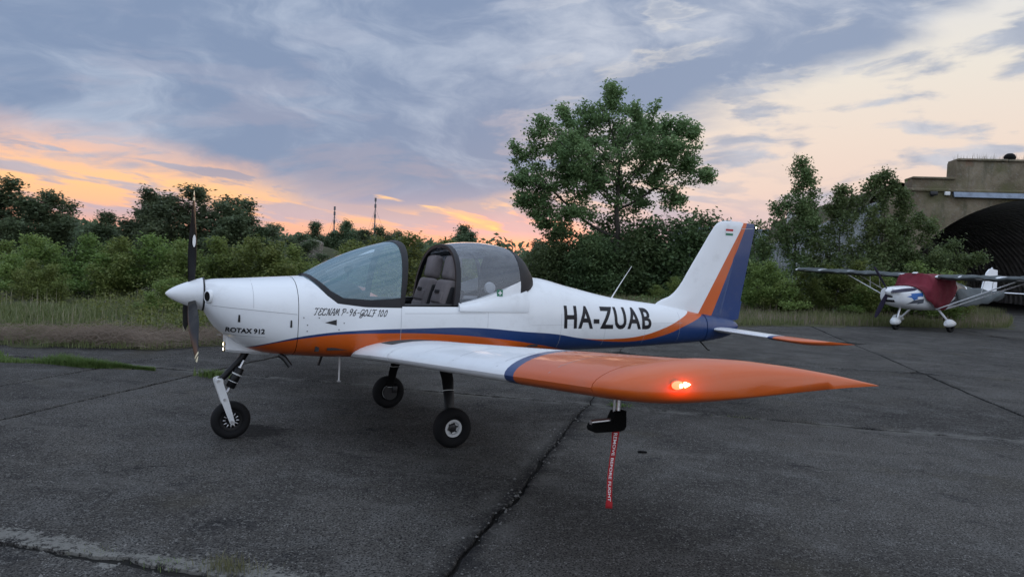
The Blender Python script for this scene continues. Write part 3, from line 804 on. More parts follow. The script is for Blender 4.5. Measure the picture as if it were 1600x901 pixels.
for k, (c0, mm) in enumerate((((2.048, 2.073), 'flagred'), ((2.023, 2.048), 'textwhite'), ((1.998, 2.023), 'green'))):
    sl = .12
    wrap_obj('flag_stripe', [(5.92 + .0, c0[0]), (6.035, c0[0]), (6.039, c0[1]), (5.924, c0[1])], [(0, 1, 2, 3)], M[mm], fin, tree=ftree, off=.003)
tube('fin_cap_stud', [(6.02, 0, 2.16), (6.02, 0, 2.19)], [.012, .006], M['metal'], fin, 8)
strip_on('hinge_gap', [(6.16, 2.085), (6.38, 2.10)], .006, M['seam'], rud, off=.004, tree=ftree)
M['tail_lit'] = emis('tail_light_white', (1.0, .86, .62), 5)
tl = lathe('tail_light', [(.0, 0), (.012, 0), (.012, .02), (.0, .022)], (6.40, 0, 2.115), M['darkmetal'], rud, 'x', 12)
lathe('lit_bulb', [(.010, .020), (.010, .034), (.0, .04)], (6.40, 0, 2.115), M['tail_lit'], tl, 'x', 12)

# stabilator halves
for s in (-1, 1):
    secs = []
    for y, xl, xt, th in ((.085, 5.72, 6.36, .062), (.4, 5.72, 6.36, .060), (.9, 5.72, 6.36, .056), (1.25, 5.72, 6.37, .062), (1.34, 5.76, 6.41, .060), (1.40, 5.84, 6.44, .044), (1.43, 5.98, 6.46, .022)):
        secs.append((s * y, xl, xt - xl, .905, th / (xt - xl), 3.5))
    st = loft_foil('stabilator', secs, 0, 1.0, M['stab'], plane, 16, camber=0.0, sharp=60)
    tube('hinge_pin', [(5.9, s * .12, .86), (5.9, s * .12, .90)], .008, M['darkmetal'], st, 6)
finish(obj('tail_fairing', *loft_body([5.62, 5.8, 5.95, 6.06, 6.13, 6.17], inset=-.006, cap0=False, cap1=True), M['fus'], plane), 50)
tube('whip_antenna', [(4.356, 0, 1.235), (4.46, 0, 1.385), (4.607, 0, 1.587)], [.008, .005, .003], M['textwhite'], plane, 8)
tube('tail_bumper', [(5.62, -.02, .76), (5.75, -.02, .655), (5.78, -.02, .65)], .007, M['black'], plane, 6)
tube('belly_antenna', [(1.40, -.10, .70), (1.40, -.10, .47)], .008, M['textwhite'], plane, 8)
box('antenna_foot', (1.40, -.10, .468), (.03, .03, .008), M['metal'], plane)
tube('belly_vent_pipe', [(1.25, -.08, .70), (1.22, -.08, .61)], .011, M['black'], plane, 8)
tube('exhaust_pipe', [(.86, -.22, .73), (.90, -.24, .70), (.945, -.26, .635)], .022, M['darkmetal'], plane, 12)

# main gear
def wheel(name, c, r, w, rim_r, parent, rim_mat, hub=True, ns=1):
    wh = empty(name, c); wh.parent = parent
    hw = w / 2; tr = []
    for a in np.linspace(-130, 130, 27):
        A = R(a); tr.append((r - (r - rim_r) * .52 + (r - rim_r) * .52 * math.cos(A) * (1 if abs(a) < 90 else .95), hw * math.copysign(min(1, abs(math.sin(A)) ** .8), a)))
    tr = [(rim_r * .96, tr[0][1] * .6)] + tr + [(rim_r * .96, tr[-1][1] * .6)]
    lathe('tyre', tr, (0, 0, 0), M['rubber'], wh, 'y', 48)
    for g_ in (-.22, 0, .22):
        pass
    k = hw * .62
    rim = lathe('rim', [(rim_r * .97, k), (rim_r * 1.04, k), (rim_r * 1.04, -k), (rim_r * .97, -k), (rim_r * .78, -k * .90), (rim_r * .70, -k * .25), (rim_r * .40, -k * .20), (rim_r * .36, -k * .45), (rim_r * .2, -k * .5), (0, -k * .5)], (0, 0, 0), rim_mat, wh, 'y', 40)
    lathe('rim_back', [(rim_r * .97, k), (rim_r * .7, k * .5), (0, k * .5)], (0, 0, 0), M['darkmetal'], rim, 'y', 32)
    if hub:
        lathe('hub_recess', [(rim_r * .52, -k * .30), (rim_r * .46, -k * .42), (rim_r * .18, -k * .55), (0, -k * .55)], (0, 0, 0), M['darkmetal'], rim, 'y', 20)
        lathe('hub_nut', [(rim_r * .13, -k * .55), (rim_r * .12, -k * .8), (0, -k * .8)], (0, 0, 0), M['darkmetal'], rim, 'y', 6)
        for a in range(6):
            A = R(60 * a + 15); lathe('rim_bolt', [(.007, -k * .36), (.007, -k * .55), (0, -k * .55)], (math.cos(A) * rim_r * .56, 0, math.sin(A) * rim_r * .56), M['darkmetal'], rim, 'y', 8)
    return wh
for s in (-1, 1):
    yw = s * .846
    P = [(2.215, s * .40, .74), (2.212, s * .54, .66), (2.20, s * .66, .545), (2.185, s * .735, .40), (2.178, s * .775, .27), (2.177, s * .79, .17)]
    W = [.13, .125, .11, .092, .078, .075]; T = [.026, .026, .024, .022, .02, .02]
    V = []
    for i, (p, w, t) in enumerate(zip(P, W, T)):
        d = (Vector(P[min(i + 1, 5)]) - Vector(P[max(i - 1, 0)])).normalized(); nn = d.cross(Vector((1, 0, 0))).normalized(); p = Vector(p)
        for a in np.linspace(0, 2 * math.pi, 13)[:-1]: V.append(p + Vector((1, 0, 0)) * w / 2 * math.cos(a) + nn * t / 2 * math.sin(a))
    leg = finish(obj('gear_leg', V, grid_faces(6, 12, True) + [tuple(range(12)), tuple(60 + k for k in range(12))], M['black'], plane), 60)
    for i, zf in ((2.6, .45), (4.4, .22)):
        a, b = Vector(P[int(i)]), Vector(P[int(i) + 1]); f_ = i - int(i); c = a.lerp(b, f_); w = W[int(i)] * (1 - f_) + W[int(i) + 1] * f_
        d = (b - a).normalized(); nn = d.cross(Vector((1, 0, 0))).normalized(); V = []
        for o_ in (-.003, .003):
            for q in np.linspace(0, 2 * math.pi, 15)[:-1]: V.append(c + d * o_ + Vector((1, 0, 0)) * (w / 2 + .003) * math.cos(q) + nn * .0145 * math.sin(q))
        obj('clip_band', V, grid_faces(2, 14, True), M['rim'], leg)
    wh = wheel('main_wheel', (2.177, yw, .168), .168, .115, .072, plane, M['rim'])
    if s > 0:      # outer face of the rim points outboard
        wh.rotation_euler = (0, 0, math.pi)
    br = lathe('brake_disc', [(.0, 0), (.075, 0), (.075, .006), (.0, .006)], (2.177, yw - s * .072, .168), M['darkmetal'], plane, 'y', 28)
    box('brake_caliper', (2.22, yw - s * .08, .205), (.05, .04, .075), M['darkmetal'], br, bevel=.008)
    tube('axle', [(2.177, s * .77, .168), (2.177, yw, .168)], .017, M['darkmetal'], plane, 10)

# nose gear
tube('nose_strut', [(.63, 0, .74), (.60, 0, .68), (.455, 0, .52), (.42, 0, .495)], [.034, .03, .025, .024], M['black'], plane, 14)
box('nose_gear_yoke', (.425, 0, .49), (.05, .15, .05), M['rim'], plane, bevel=.012)
for s in (-1, 1):
    a, b = Vector((.408, s * .072, .505)), Vector((.525, s * .075, .155)); d = (b - a).normalized(); q = Vector((d.z, 0, -d.x))
    V = []
    for t, w in ((-.03, .014), (-.015, .026), (.05, .031), (.5, .029), (.9, .022), (1.02, .019), (1.06, .010)):
        p = a + (b - a) * t
        for y in (-.006, .006): V += [p - q * w + Vector((0, y, 0)), p + q * w + Vector((0, y, 0))]
    F = []
    for i in range(6):
        k = 4 * i; F += [(k, k + 1, k + 5, k + 4), (k + 2, k + 6, k + 7, k + 3), (k, k + 4, k + 6, k + 2), (k + 1, k + 3, k + 7, k + 5)]
    F += [(0, 2, 3, 1), (24, 25, 27, 26)]
    fk = finish(obj('fork_arm', V, F, M['rim'], plane), 30)
    for t in (0.0, .45, 1.0):
        p = a + (b - a) * t; lathe('fork_bolt', [(.010, 0), (.010, s * .012), (0, s * .012)], (p.x, p.y + s * .004, p.z), M['metal'], fk, 'y', 10)
sh0, sh1 = Vector((.612, -.02, .66)), Vector((.487, -.03, .40)); L_ = sh1 - sh0
shk = tube('shock_absorber', [sh0 + L_ * .24, sh0 + L_ * .26, sh0 + L_ * .84, sh0 + L_ * .86], [.032, .038, .038, .032], M['black'], plane, 18)
tube('shock_rod', [sh0, sh0 + L_ * .25], .014, M['metal'], shk, 10); tube('shock_rod', [sh0 + L_ * .85, sh1], .013, M['metal'], shk, 10)
for t in (.42, .44, .66): tube('shock_ring', [sh0 + L_ * t, sh0 + L_ * (t + .016)], .042, M['rim'], shk, 18)
for t in (.24, .85): tube('shock_collar', [sh0 + L_ * (t - .02), sh0 + L_ * t], .024, M['metal'], shk, 14)
nw = wheel('nose_wheel', (.522, 0, .159), .159, .10, .085, plane, M['black'], hub=False)
for a in range(12):
    A = R(30 * a); c = Vector((.522 + math.cos(A) * .052, -.024, .159 + math.sin(A) * .052))
    bm = box_bm(bmesh.new(), c - Vector((.522, 0, .159)), (.028, .012, .010), Matrix.Rotation(-A, 4, 'Y'), .004, 2); bobj('rim_spoke', bm, M['metal'], nw, smooth=True)
tube('nose_axle', [(.522, -.09, .159), (.522, .09, .159)], .011, M['metal'], plane, 10)

# pitot tube under the port wing
tube('pitot_mast', [(1.70, -3.80, 1.03), (1.70, -3.80, .93), (1.695, -3.80, .915)], .0095, M['metal'], near_wing, 8)
tube('pitot_mast', [(1.675, -3.80, 1.03), (1.675, -3.80, .93)], .006, M['metal'], near_wing, 8)
tube('pitot_head', [(1.72, -3.80, .905), (1.55, -3.80, .90)], .011, M['metal'], near_wing, 8)

# cover with the red streamer hangs on the pitot tube: a thing of its own, in world coordinates
PM = Matrix.Translation((AX, AY, 0)) @ Matrix.Rotation(PSI, 4, 'Z')
cover = empty('pitot_cover', PM @ Vector((1.68, -3.80, .86))); cover.rotation_euler = (0, 0, PSI)
tag(cover, 'black L-shaped pitot cover with red warning streamer hanging under the orange wing tip', 'pitot cover')
def C(x, y, z): return Vector((x - 1.68, y + 3.80, z - .86))
out_ = [(1.728, .945), (1.672, .945), (1.660, .925), (1.652, .905), (1.640, .899), (1.560, .897), (1.549, .890), (1.545, .876), (1.551, .862), (1.565, .856), (1.70, .853), (1.722, .858), (1.732, .875)]
V = []
for yy, k in ((-.018, .93), (-.022, 1), (.022, 1), (.018, .93)):
    for x, z in out_: V.append(C(1.68 + (x - 1.68) * k, -3.80 + yy, .89 + (z - .89) * k))
m = len(out_)
finish(obj('sleeve', V, grid_faces(4, m, True) + [tuple(range(m))[::-1], tuple(3 * m + k for k in range(m))], mat('cover_black', (.004, .004, .004), .95, spec=.1, bump=.5, bscale=80), cover), 50)
V = []; nst = 30; SP = []
for i in range(nst + 1):
    u = i / nst; z = .86 - .36 * u; w = .019 - .0065 * min(1, u * 4) ; tw = R(-14 - 26 * math.sin(u * 2.6)); cx_ = 1.690 - .024 * u + .004 * math.sin(u * 7); cy_ = -3.80 + .006 * math.sin(u * 5)
    if u > .93: w += .003
    SP.append((cx_, cy_, z, w, tw))
    for e in (-1, 1): V.append(C(cx_ + e * w * math.cos(tw), cy_ + e * w * math.sin(tw), z))
rb = obj('streamer', V, grid_faces(nst + 1, 2), M['red'], cover)
so = rb.modifiers.new('thickness', 'SOLIDIFY'); so.thickness = .0015
TV, TF = text_shape('REMOVE BEFORE FLIGHT', .55, bold=.01)
TV[:, 0] /= TV[:, 0].max(); V = []
for a, b in TV:
    u = .05 + .86 * a; i = min(nst - 1, int(u * nst)); f_ = u * nst - i
    p = [SP[i][k] * (1 - f_) + SP[i + 1][k] * f_ for k in range(5)]
    e = (b - .275) / .275 * .5
    V.append(C(p[0] + e * p[3] * math.cos(p[4]), p[1] + e * p[3] * math.sin(p[4]) , p[2]) + Vector((math.sin(p[4]) * .0022, -math.cos(p[4]) * .0022, 0)))
obj('streamer_lettering', V, TF, M['textwhite'], rb, smooth=False)

# ================================================================== GROUND, APRON
rng = np.random.default_rng(7)
def ground_mat(name, c1, c2, c3):
    m = bpy.data.materials.new(name); m.use_nodes = True; nt = m.node_tree; b = nt.nodes['Principled BSDF']
    geo = nt.nodes.new('ShaderNodeNewGeometry'); p = geo.outputs['Position']
    n1 = noise(nt, p, .35, 6, .6); n2 = noise(nt, p, 3.0, 6, .65); n3 = noise(nt, p, 28, 4, .6)
    c = mixc(nt, n1.smooth(.35, .65), c1, c2); c = mixc(nt, (n2 * .6 + n3 * .4).smooth(.42, .62), c, c3)
    nt.links.new(c, b.inputs['Base Color']); b.inputs['Roughness'].default_value = .95; b.inputs['Specular IOR Level'].default_value = .2
    bn = nt.nodes.new('ShaderNodeBump'); bn.inputs['Strength'].default_value = .6; bn.inputs['Distance'].default_value = .05
    nt.links.new((n2 + n3 * .5).s, bn.inputs['Height']); nt.links.new(bn.outputs[0], b.inputs['Normal'])
    return m
M['soil'] = ground_mat('meadow_soil', (.055, .065, .028), (.085, .080, .045), (.045, .045, .025))
M['joint'] = ground_mat('joint_dirt', (.014, .013, .012), (.022, .020, .017), (.010, .010, .009))
bm = bmesh.new(); bmesh.ops.create_grid(bm, size=900, x_segments=2, y_segments=2, matrix=Matrix.Translation((0, 300, -.09)))
tag(bobj('ground', bm, M['soil']), kind='structure')

def slab_mat():
    m = bpy.data.materials.new('weathered_asphalt_concrete'); m.use_nodes = True; nt = m.node_tree; b = nt.nodes['Principled BSDF']
    geo = nt.nodes.new('ShaderNodeNewGeometry'); p = geo.outputs['Position']
    oi = nt.nodes.new('ShaderNodeObjectInfo'); rnd = S(nt, oi.outputs['Random'])
    x, y, z = xyz(nt, p)
    big = noise(nt, p, .45, 5, .6, .4); mid = noise(nt, p, 2.2, 7, .68, .3); fine = noise(nt, p, 24, 6, .72); grit = noise(nt, p, 75, 4, .7)
    c = mixc(nt, big.smooth(.34, .68), (.056, .0528, .0485), (.100, .094, .085))
    c = mixc(nt, mid.smooth(.47, .70) * .85, c, (.118, .115, .108))
    c = mixc(nt, mid.smooth(.46, .30) * .75, c, (.027, .027, .028))
    c = mixc(nt, fine.smooth(.50, .62) * .75, c, (.140, .136, .126))
    c = mixc(nt, grit.smooth(.53, .40) * .92, c, (.011, .011, .012))
    st = voronoi(nt, p, 48); st2 = voronoi(nt, p, 19)
    c = mixc(nt, st.smooth(.24, .12) * noise(nt, p, 7, 3, .6).smooth(.42, .58) * .9, c, (.27, .265, .25))
    c = mixc(nt, st2.smooth(.09, .05) * noise(nt, p, 3.3, 3, .6).smooth(.45, .6) * .8, c, (.27, .265, .25))
    # moss-brown film and pale crumbled edge along the near cross joint
    v = (x - .93) * .208 + (y - 8.29) * .978; u = (x - .93) * .978 - (y - 8.29) * .208
    crumb = (1.0 - (v + 5.12 - .06 + (mid - .5) * .5).abs().smooth(.0, .19)) * (1.0 - u.smooth(-1.5, 1.5))
    cr = (crumb * .36 + fine * 1.15 + grit * .35).smooth(.94, 1.10)
    c = mixc(nt, cr * .7, c, (.21, .205, .185))
    jb = (1.0 - (u - v.min(0.0) * .042).abs().smooth(.03, .30)) * mid.smooth(.42, .62) * .5
    c = mixc(nt, jb, c, (.13, .125, .115))
    tar = (1.0 - (u - v.min(0.0) * .042 + (mid - .5) * .10).abs().smooth(.012, .12)) * (1.0 - v.smooth(-.5, 1.5) * .6) * (fine * .7 + grit * .3).smooth(.43, .53)
    c = mixc(nt, tar * .85, c, (.016, .016, .017))
    kb = (1.0 - v.abs().smooth(.02, .16)) * mid.smooth(.44, .58) * .55
    c = mixc(nt, kb, c, (.17, .165, .15))
    c = mixc(nt, noise(nt, p, .8, 4, .6).smooth(.55, .75) * .35, c, (.075, .066, .045))
    wv = nt.nodes.new('ShaderNodeVectorMath'); wv.operation = 'ADD'; nz = nt.nodes.new('ShaderNodeTexNoise'); nz.inputs['Scale'].default_value = 1.6; nz.inputs['Detail'].default_value = 6
    nt.links.new(p, nz.inputs['Vector']); nt.links.new(p, wv.inputs[0]); nt.links.new(nz.outputs['Color'], wv.inputs[1])
    ck = voronoi(nt, wv.outputs[0], .42, 'DISTANCE_TO_EDGE')
    c = mixc(nt, ck.smooth(.0040, .001) * noise(nt, p, .5, 3, .5).smooth(.54, .62) * .7, c, (.012, .012, .012))
    oil = ((x + 2.2) * (x + 2.2) + (y - 6.35) * (y - 6.35) * 1.4)._m('SQRT', (x + 2.2) * (x + 2.2) + (y - 6.35) * (y - 6.35) * 1.4)
    c = mixc(nt, (oil + (mid - .5) * 1.2 + (fine - .5) * .5).smooth(.34, .08) * .7, c, (.016, .015, .014))
    c = mixc(nt, noise(nt, vec(nt, u * .35, v * 1.6, 0.0), 1.3, 5, .6).smooth(.56, .72) * .4, c, (.125, .12, .11))
    hsv = nt.nodes.new('ShaderNodeHueSaturation'); nt.links.new(c, hsv.inputs['Color']); nt.links.new((rnd * .22 + .92).s, hsv.inputs['Value'])
    nt.links.new(hsv.outputs[0], b.inputs['Base Color'])
    nt.links.new((fine * .2 + .78).s, b.inputs['Roughness']); b.inputs['Specular IOR Level'].default_value = .04
    bn = nt.nodes.new('ShaderNodeBump'); bn.inputs['Strength'].default_value = .75; bn.inputs['Distance'].default_value = .012
    nt.links.new((fine * .6 + grit * .5 + mid * 1.2 - st.smooth(.3, .1) * .15).s, bn.inputs['Height']); nt.links.new(bn.outputs[0], b.inputs['Normal'])
    return m
M['slab'] = slab_mat()
UD, VD, O0 = np.array((.978, -.208)), np.array((.208, .978)), np.array((.93, 8.29))
def uv2w(u, v): return O0 + UD * u + VD * v
bm = bmesh.new()
P = [uv2w(-17, -11), uv2w(42, -11), uv2w(42, 36), uv2w(-17, 36)]
bm.faces.new([bm.verts.new((*q, -.022)) for q in P])
apron = tag(bobj('apron', bm, M['joint']), kind='structure')
UL = [-16.0, -10.9, -6.15, -4.85, 0, 5.05, 10.1, 15.2, 20.3, 25.4, 30.5, 35.6, 40.7]
VL = [-10.3, -5.12, 0, 5.05, 10.1, 15.2, 20.3, 25.4, 30.5, 35.6]
def wob(t, seed, amp):
    r = np.random.default_rng(seed); y = np.zeros_like(t)
    for f, a in ((1, 1), (2.3, .8), (5.1, .5), (11, .45), (23, .35), (47, .25)): y += a * np.sin(t * f * 2 + r.uniform(0, 7))
    return y * amp / 1.8
def joint_line(kind, i, t):
    """wander of a joint and half its opening along it"""
    seed = (11 if kind == 'u' else 57) + i * 13
    c = wob(t / 5, seed, .022)
    g = .017 + .012 * np.abs(wob(t / 3, seed + 3, 1))
    if kind == 'u' and UL[i] == 0:
        near = np.clip((1 - t) / 5, 0, 1)
        g = .006 + .005 * near + .010 * near * np.clip(wob(t / 1.2, seed + 3, 1), 0, 1.5) + .012 * np.clip(wob(t / .5, seed + 5, 1), 0, 1) * near
        c = c + .018 * wob(t / 1.4, seed + 9, 1) + .042 * np.minimum(t, 0)
    if kind == 'v' and abs(VL[i] + 5.12) < .01:
        k = np.clip((-1.2 - t) / 1.2, 0, 1)
        g = .010 + .035 * k * np.clip(.55 + wob(t / 1.1, seed + 3, .9), 0, 1.6) ** 1.5
        c = c + .03 * wob(t / 1.7, seed + 9, 1)
    if kind == 'v' and VL[i] == 0: g = .024 + .024 * np.clip(wob(t / 1.5, seed + 4, 1), 0, 1.5)
    return c, g
for i in range(len(UL) - 1):
    for j in range(len(VL) - 1):
        u0, u1, v0, v1 = UL[i], UL[i + 1], VL[j], VL[j + 1]
        ctr = uv2w((u0 + u1) / 2, (v0 + v1) / 2)
        if ctr[1] < 0 or abs(ctr[0]) > (ctr[1] + 6) * 1.15: continue
        near = ctr[1] < 13
        n = 110 if near else 16
        tu = np.linspace(u0, u1, n); tv = np.linspace(v0, v1, n)
        jt = lambda a: (np.random.default_rng(i * 97 + j * 31 + a).uniform(-.006, .006, n) if near else 0)
        cb, gb = joint_line('v', j, tu); ct, gt_ = joint_line('v', j + 1, tu); cl, gl_ = joint_line('u', i, tv); cr_, gr_ = joint_line('u', i + 1, tv)
        loop = ([(a, v0 + c + g_) for a, c, g_ in zip(tu[1:-1], cb[1:-1], (gb + jt(1))[1:-1])] + [(u1 + c - g_, b) for b, c, g_ in zip(tv[1:-1], cr_[1:-1], (gr_ + jt(2))[1:-1])]
                + [(a, v1 + c - g_) for a, c, g_ in zip(tu[::-1][1:-1], ct[::-1][1:-1], (gt_ + jt(3))[::-1][1:-1])] + [(u0 + c + g_, b) for b, c, g_ in zip(tv[::-1][1:-1], cl[::-1][1:-1], (gl_ + jt(4))[::-1][1:-1])])
        dzs = float(rng.uniform(-.003, .003)); m = len(loop)
        if j == 0: dzs -= .012
        W = np.array([uv2w(*q) for q in loop]); W = W - ctr
        k = 1 - .012 / np.maximum(.5, np.linalg.norm(W, axis=1, keepdims=True))
        V = [(*q, dzs) for q in W * k] + [(*q, dzs - .007) for q in W] + [(*q, -.03) for q in W]
        o = obj('slab', V, [tuple(range(m))] + [(a, a + m, (a + 1) % m + m, (a + 1) % m) for a in range(m)] + [(a + m, a + 2 * m, (a + 1) % m + 2 * m, (a + 1) % m + m) for a in range(m)], M['slab'], apron, smooth=False)
        o.location = (ctr[0], ctr[1], 0)

# grassy verge laid over the far edge of the concrete
EDGE = [(-40, 2.5), (-20, 7.2), (-11, 9.9), (-7.5, 10.75), (-6.5, 10.75), (-5.3, 11.0), (-4.7, 11.8), (-2.5, 14.0), (2, 17.6), (6.5, 20.6), (9, 21.9), (11.6, 22.9), (14.3, 23.6), (17, 25.0), (19.2, 28), (20.0, 34.0)]
def edge_pts(step=.12):
    E = np.array(EDGE); out = []
    for a, b in zip(E[:-1], E[1:]):
        n = max(2, int(np.linalg.norm(b - a) / step))
        for t in np.linspace(0, 1, n, endpoint=False): out.append(a + (b - a) * t)
    return np.array(out + [E[-1]])
ep = edge_pts(); tt = np.arange(len(ep)) * .12
nrm = np.gradient(ep, axis=0); nrm = np.c_[-nrm[:, 1], nrm[:, 0]]; nrm /= np.linalg.norm(nrm, axis=1, keepdims=True)
ep2 = ep + nrm * (wob(tt / 2.5, 5, .20) + wob(tt / .6, 9, .11))[:, None]
V = []; rows = ((0, .002), (.12, .022), (.5, .045), (2, .07), (8, .10), (30, .0), (500, -.02))
for d, z in rows:
    q = ep2 + (nrm * d if d < 3 else np.array([(-.35, .94)]) * d)
    V += [(a, b, z + (.02 * math.sin(a * 3 + b * 2) * math.cos(b * 3.1) if .05 < d < 20 else 0)) for a, b in q]
verge = tag(obj('verge', V, grid_faces(len(rows), len(ep2)), M['soil'], None), kind='structure')

# ================================================================== SECOND AIRCRAFT (high wing, under covers)
BX, BY, BPSI = 11.05, 21.74, R(29)
ul = empty('covered_high_wing_aircraft', (BX, BY, 0), BPSI)
tag(ul, 'small white high-wing aircraft under maroon and slate covers before the hangar', 'airplane')
GX = [.16, .24, .40, .75, 1.15, 1.5, 1.9, 2.5, 2.9, 3.6, 4.5, 5.3, 5.7]
GT = [1.24, 1.27, 1.295, 1.32, 1.35, 1.56, 1.62, 1.62, 1.58, 1.43, 1.32, 1.25, 1.22]
GB = [.86, .78, .72, .66, .62, .60, .60, .61, .64, .76, .90, 1.0, 1.05]
GW = [.26, .34, .40, .45, .50, .54, .56, .55, .50, .36, .22, .10, .04]
def g_sec(x, inset=0, n=24, zmin=None):
    t, b, w = [float(pin(GX, a, x)[0]) for a in (GT, GB, GW)]
    t += inset; b -= inset; w += inset; c = (t + b) / 2; P = []
    for k in range(n):
        a = math.pi / 2 - 2 * math.pi * k / n; ca, sa = math.cos(a), math.sin(a)
        P.append((math.copysign(w * abs(ca) ** .72, ca), c + math.copysign((t - c) * abs(sa) ** .72, sa)))
    return P
xs = np.concatenate([np.linspace(.16, 1.2, 14), np.linspace(1.3, 3, 14), np.linspace(3.2, 5.7, 10)])
V = [(x, y, z) for x in xs for y, z in g_sec(x)]
def ul_paint(nt, x, y, z):
    s = x.step(2.55, .01) * (1.0 - x.step(3.5, .01)) * z.step(1.12, .01)
    return mixc(nt, s, WHITE, (.03, .03, .035))
M['ulw'] = paint('paint_white_far', ul_paint)
uf = finish(obj('fuselage', V, grid_faces(len(xs), 24, True) + [tuple(range(24)), tuple((len(xs) - 1) * 24 + k for k in range(24))], M['ulw'], ul), 50)
M['flash_blue'] = mat('flash_blue', (.02, .13, .42), .4); M['flash_gray'] = mat('flash_gray', (.07, .08, .10), .4); M['purple'] = mat('propeller_purple', (.025, .020, .045), .45)
utree = bvh_of(uf)
def uwrap(name, pts, mt): return wrap_obj(name, pts, [tuple(range(len(pts)))], M[mt], uf, .05, .004, utree)
uwrap('blue_flash', [(.40, 1.02), (.60, 1.06), (.56, 1.11), (1.06, 1.15), (1.06, 1.04), (.80, 1.02), (.86, .97), (.70, .92), (.60, .99)], 'flash_blue')
uwrap('gray_flash', [(.46, .80), (.74, .89), (.70, .92), (1.10, .97), (1.10, .85), (.86, .80), (.88, .84)], 'flash_gray')
uwrap('gray_flash', [(2.22, .80), (2.45, .92), (2.62, .99), (2.62, .92), (2.50, .86)], 'flash_gray')
uwrap('gray_flash', [(2.36, 1.02), (2.60, 1.10), (2.62, 1.06)], 'flash_gray')
for (zc, h_, w) in ((1.0, .05, .14), (.87, .07, .26)):
    box('air_slot', (.165, -.05, zc), (.05, w, h_), M['blackmatt'], uf, bevel=.01)
lathe('spinner', [(.004, 0), (.06, .03), (.10, .10), (.13, .20), (.0, .20)], (0, 0, 1.14), M['ulw'], ul, 'x', 24)
for ang in (35, 155, 278):
    a0 = R(ang); rd = Vector((0, math.sin(a0), math.cos(a0))); tn = Vector((0, math.cos(a0), -math.sin(a0))); V = []
    for i in range(12):
        u = i / 11; r = .08 + .80 * u; ch = (.06 + .075 * math.sin(math.pi * min(1, u * .8 + .12))) * (1 if u < .92 else .7); tw = R(45 - 25 * u)
        for w in np.linspace(0, 2 * math.pi, 11)[:-1]:
            c_, t_ = math.cos(w) * ch / 2, math.sin(w) * .012
            V.append(Vector((.12, 0, 1.14)) + rd * r + tn * (c_ * math.cos(tw) - t_ * math.sin(tw)) + Vector((1, 0, 0)) * (c_ * math.sin(tw) + t_ * math.cos(tw)))
    finish(obj('propeller_blade', V, grid_faces(12, 10, True) + [tuple(110 + k for k in range(10))], M['purple'], ul), 60)
# maroon cabin cover
cxs = np.linspace(.88, 2.62, 35); V = []; nc = 31
for x in cxs:
    zl = float(np.interp(x, [.88, 1.0, 1.12, 1.5, 1.95, 2.1, 2.3, 2.5, 2.62], [1.28, 1.16, .94, .72, .62, .64, .80, 1.08, 1.32]))
    t, b, w = [float(pin(GX, a, x)[0]) for a in (GT, GB, GW)]; t = max(t, 1.40 if x < 1.3 else 1.7) if 1.25 < x else t; c = (GB[0] * 0 + (t + b) / 2)
    for k in range(nc):
        s = -1 + 2 * k / (nc - 1); z = zl + (t - zl) * (1 - abs(s) ** 3.2)
        zz = max(c, min(t - 1e-4, z)); q = (zz - c) / (t - c); y = w * max(0, 1 - abs(q) ** 2.78) ** .36 - .10 * max(0, c - z)
        rip = .010 * math.sin(x * 17 + s * 9) + .011 * math.sin(x * 9 - s * 21) + .006 * math.sin(x * 31 + s * 37)
        V.append((x, math.copysign(y + .045 + .05 * math.exp(-((x - 1.35) / .3) ** 2) + rip, s) if abs(s) > .01 else 0, z + .02 + rip * .5))
cov2 = finish(obj('cabin_cover', V, grid_faces(len(cxs), nc), M['maroon'], ul), 80)
cov2.modifiers.new('cloth', 'SOLIDIFY').thickness = .006
box('white_patch', (1.36, .0, 1.735), (.10, .14, .012), M['textwhite'], cov2, rot=Matrix.Rotation(R(-20), 4, 'Y'))
for s in (-1, 1):
    ys = [.55, .62, 1.2, 2.0, 2.8, 3.6, 4.4, 4.62]
    V = []
    sec = [(s * y, 1.52, 1.22, 1.63 + .012 * (y - .5) + .006 * math.sin(y * 5), .125, 2) for y in np.linspace(.60, 4.50, 27)]
    wg = loft_foil('wing', [(s * .50, 1.55, 1.16, 1.63, .11, 2), (s * 4.60, 1.55, 1.16, 1.68, .11, 2), (s * 4.70, 1.65, 1.0, 1.68, .06, 2)], 0, 1, M['ulw'], ul, 12)
    wc = loft_foil('wing_cover', sec, 0, 1, M['grayfab'], wg, 12)
    for v in wc.data.vertices: v.co.z += .014 * math.sin(v.co.y * 6.3 + v.co.x * 8) + .01 * math.sin(v.co.y * 17)
    for (x0, x1) in ((1.72, 1.78), (2.15, 2.40)):
        tube('wing_strut', [(x0, s * .50, .66), (x1, s * 2.65, 1.60)], .018, M['ulw'], ul, 8)
    tube('jury_strut', [(1.76, s * 1.75, 1.20), (1.80, s * 1.80, 1.60)], .008, M['ulw'], ul, 6)
    tube('jury_strut', [(2.28, s * 1.75, 1.20), (2.25, s * 1.80, 1.60)], .008, M['ulw'], ul, 6)
    tube('gear_leg', [(1.98, s * .42, .64), (1.96, s * .80, .27)], [.035, .028], M['ulw'], ul, 10)
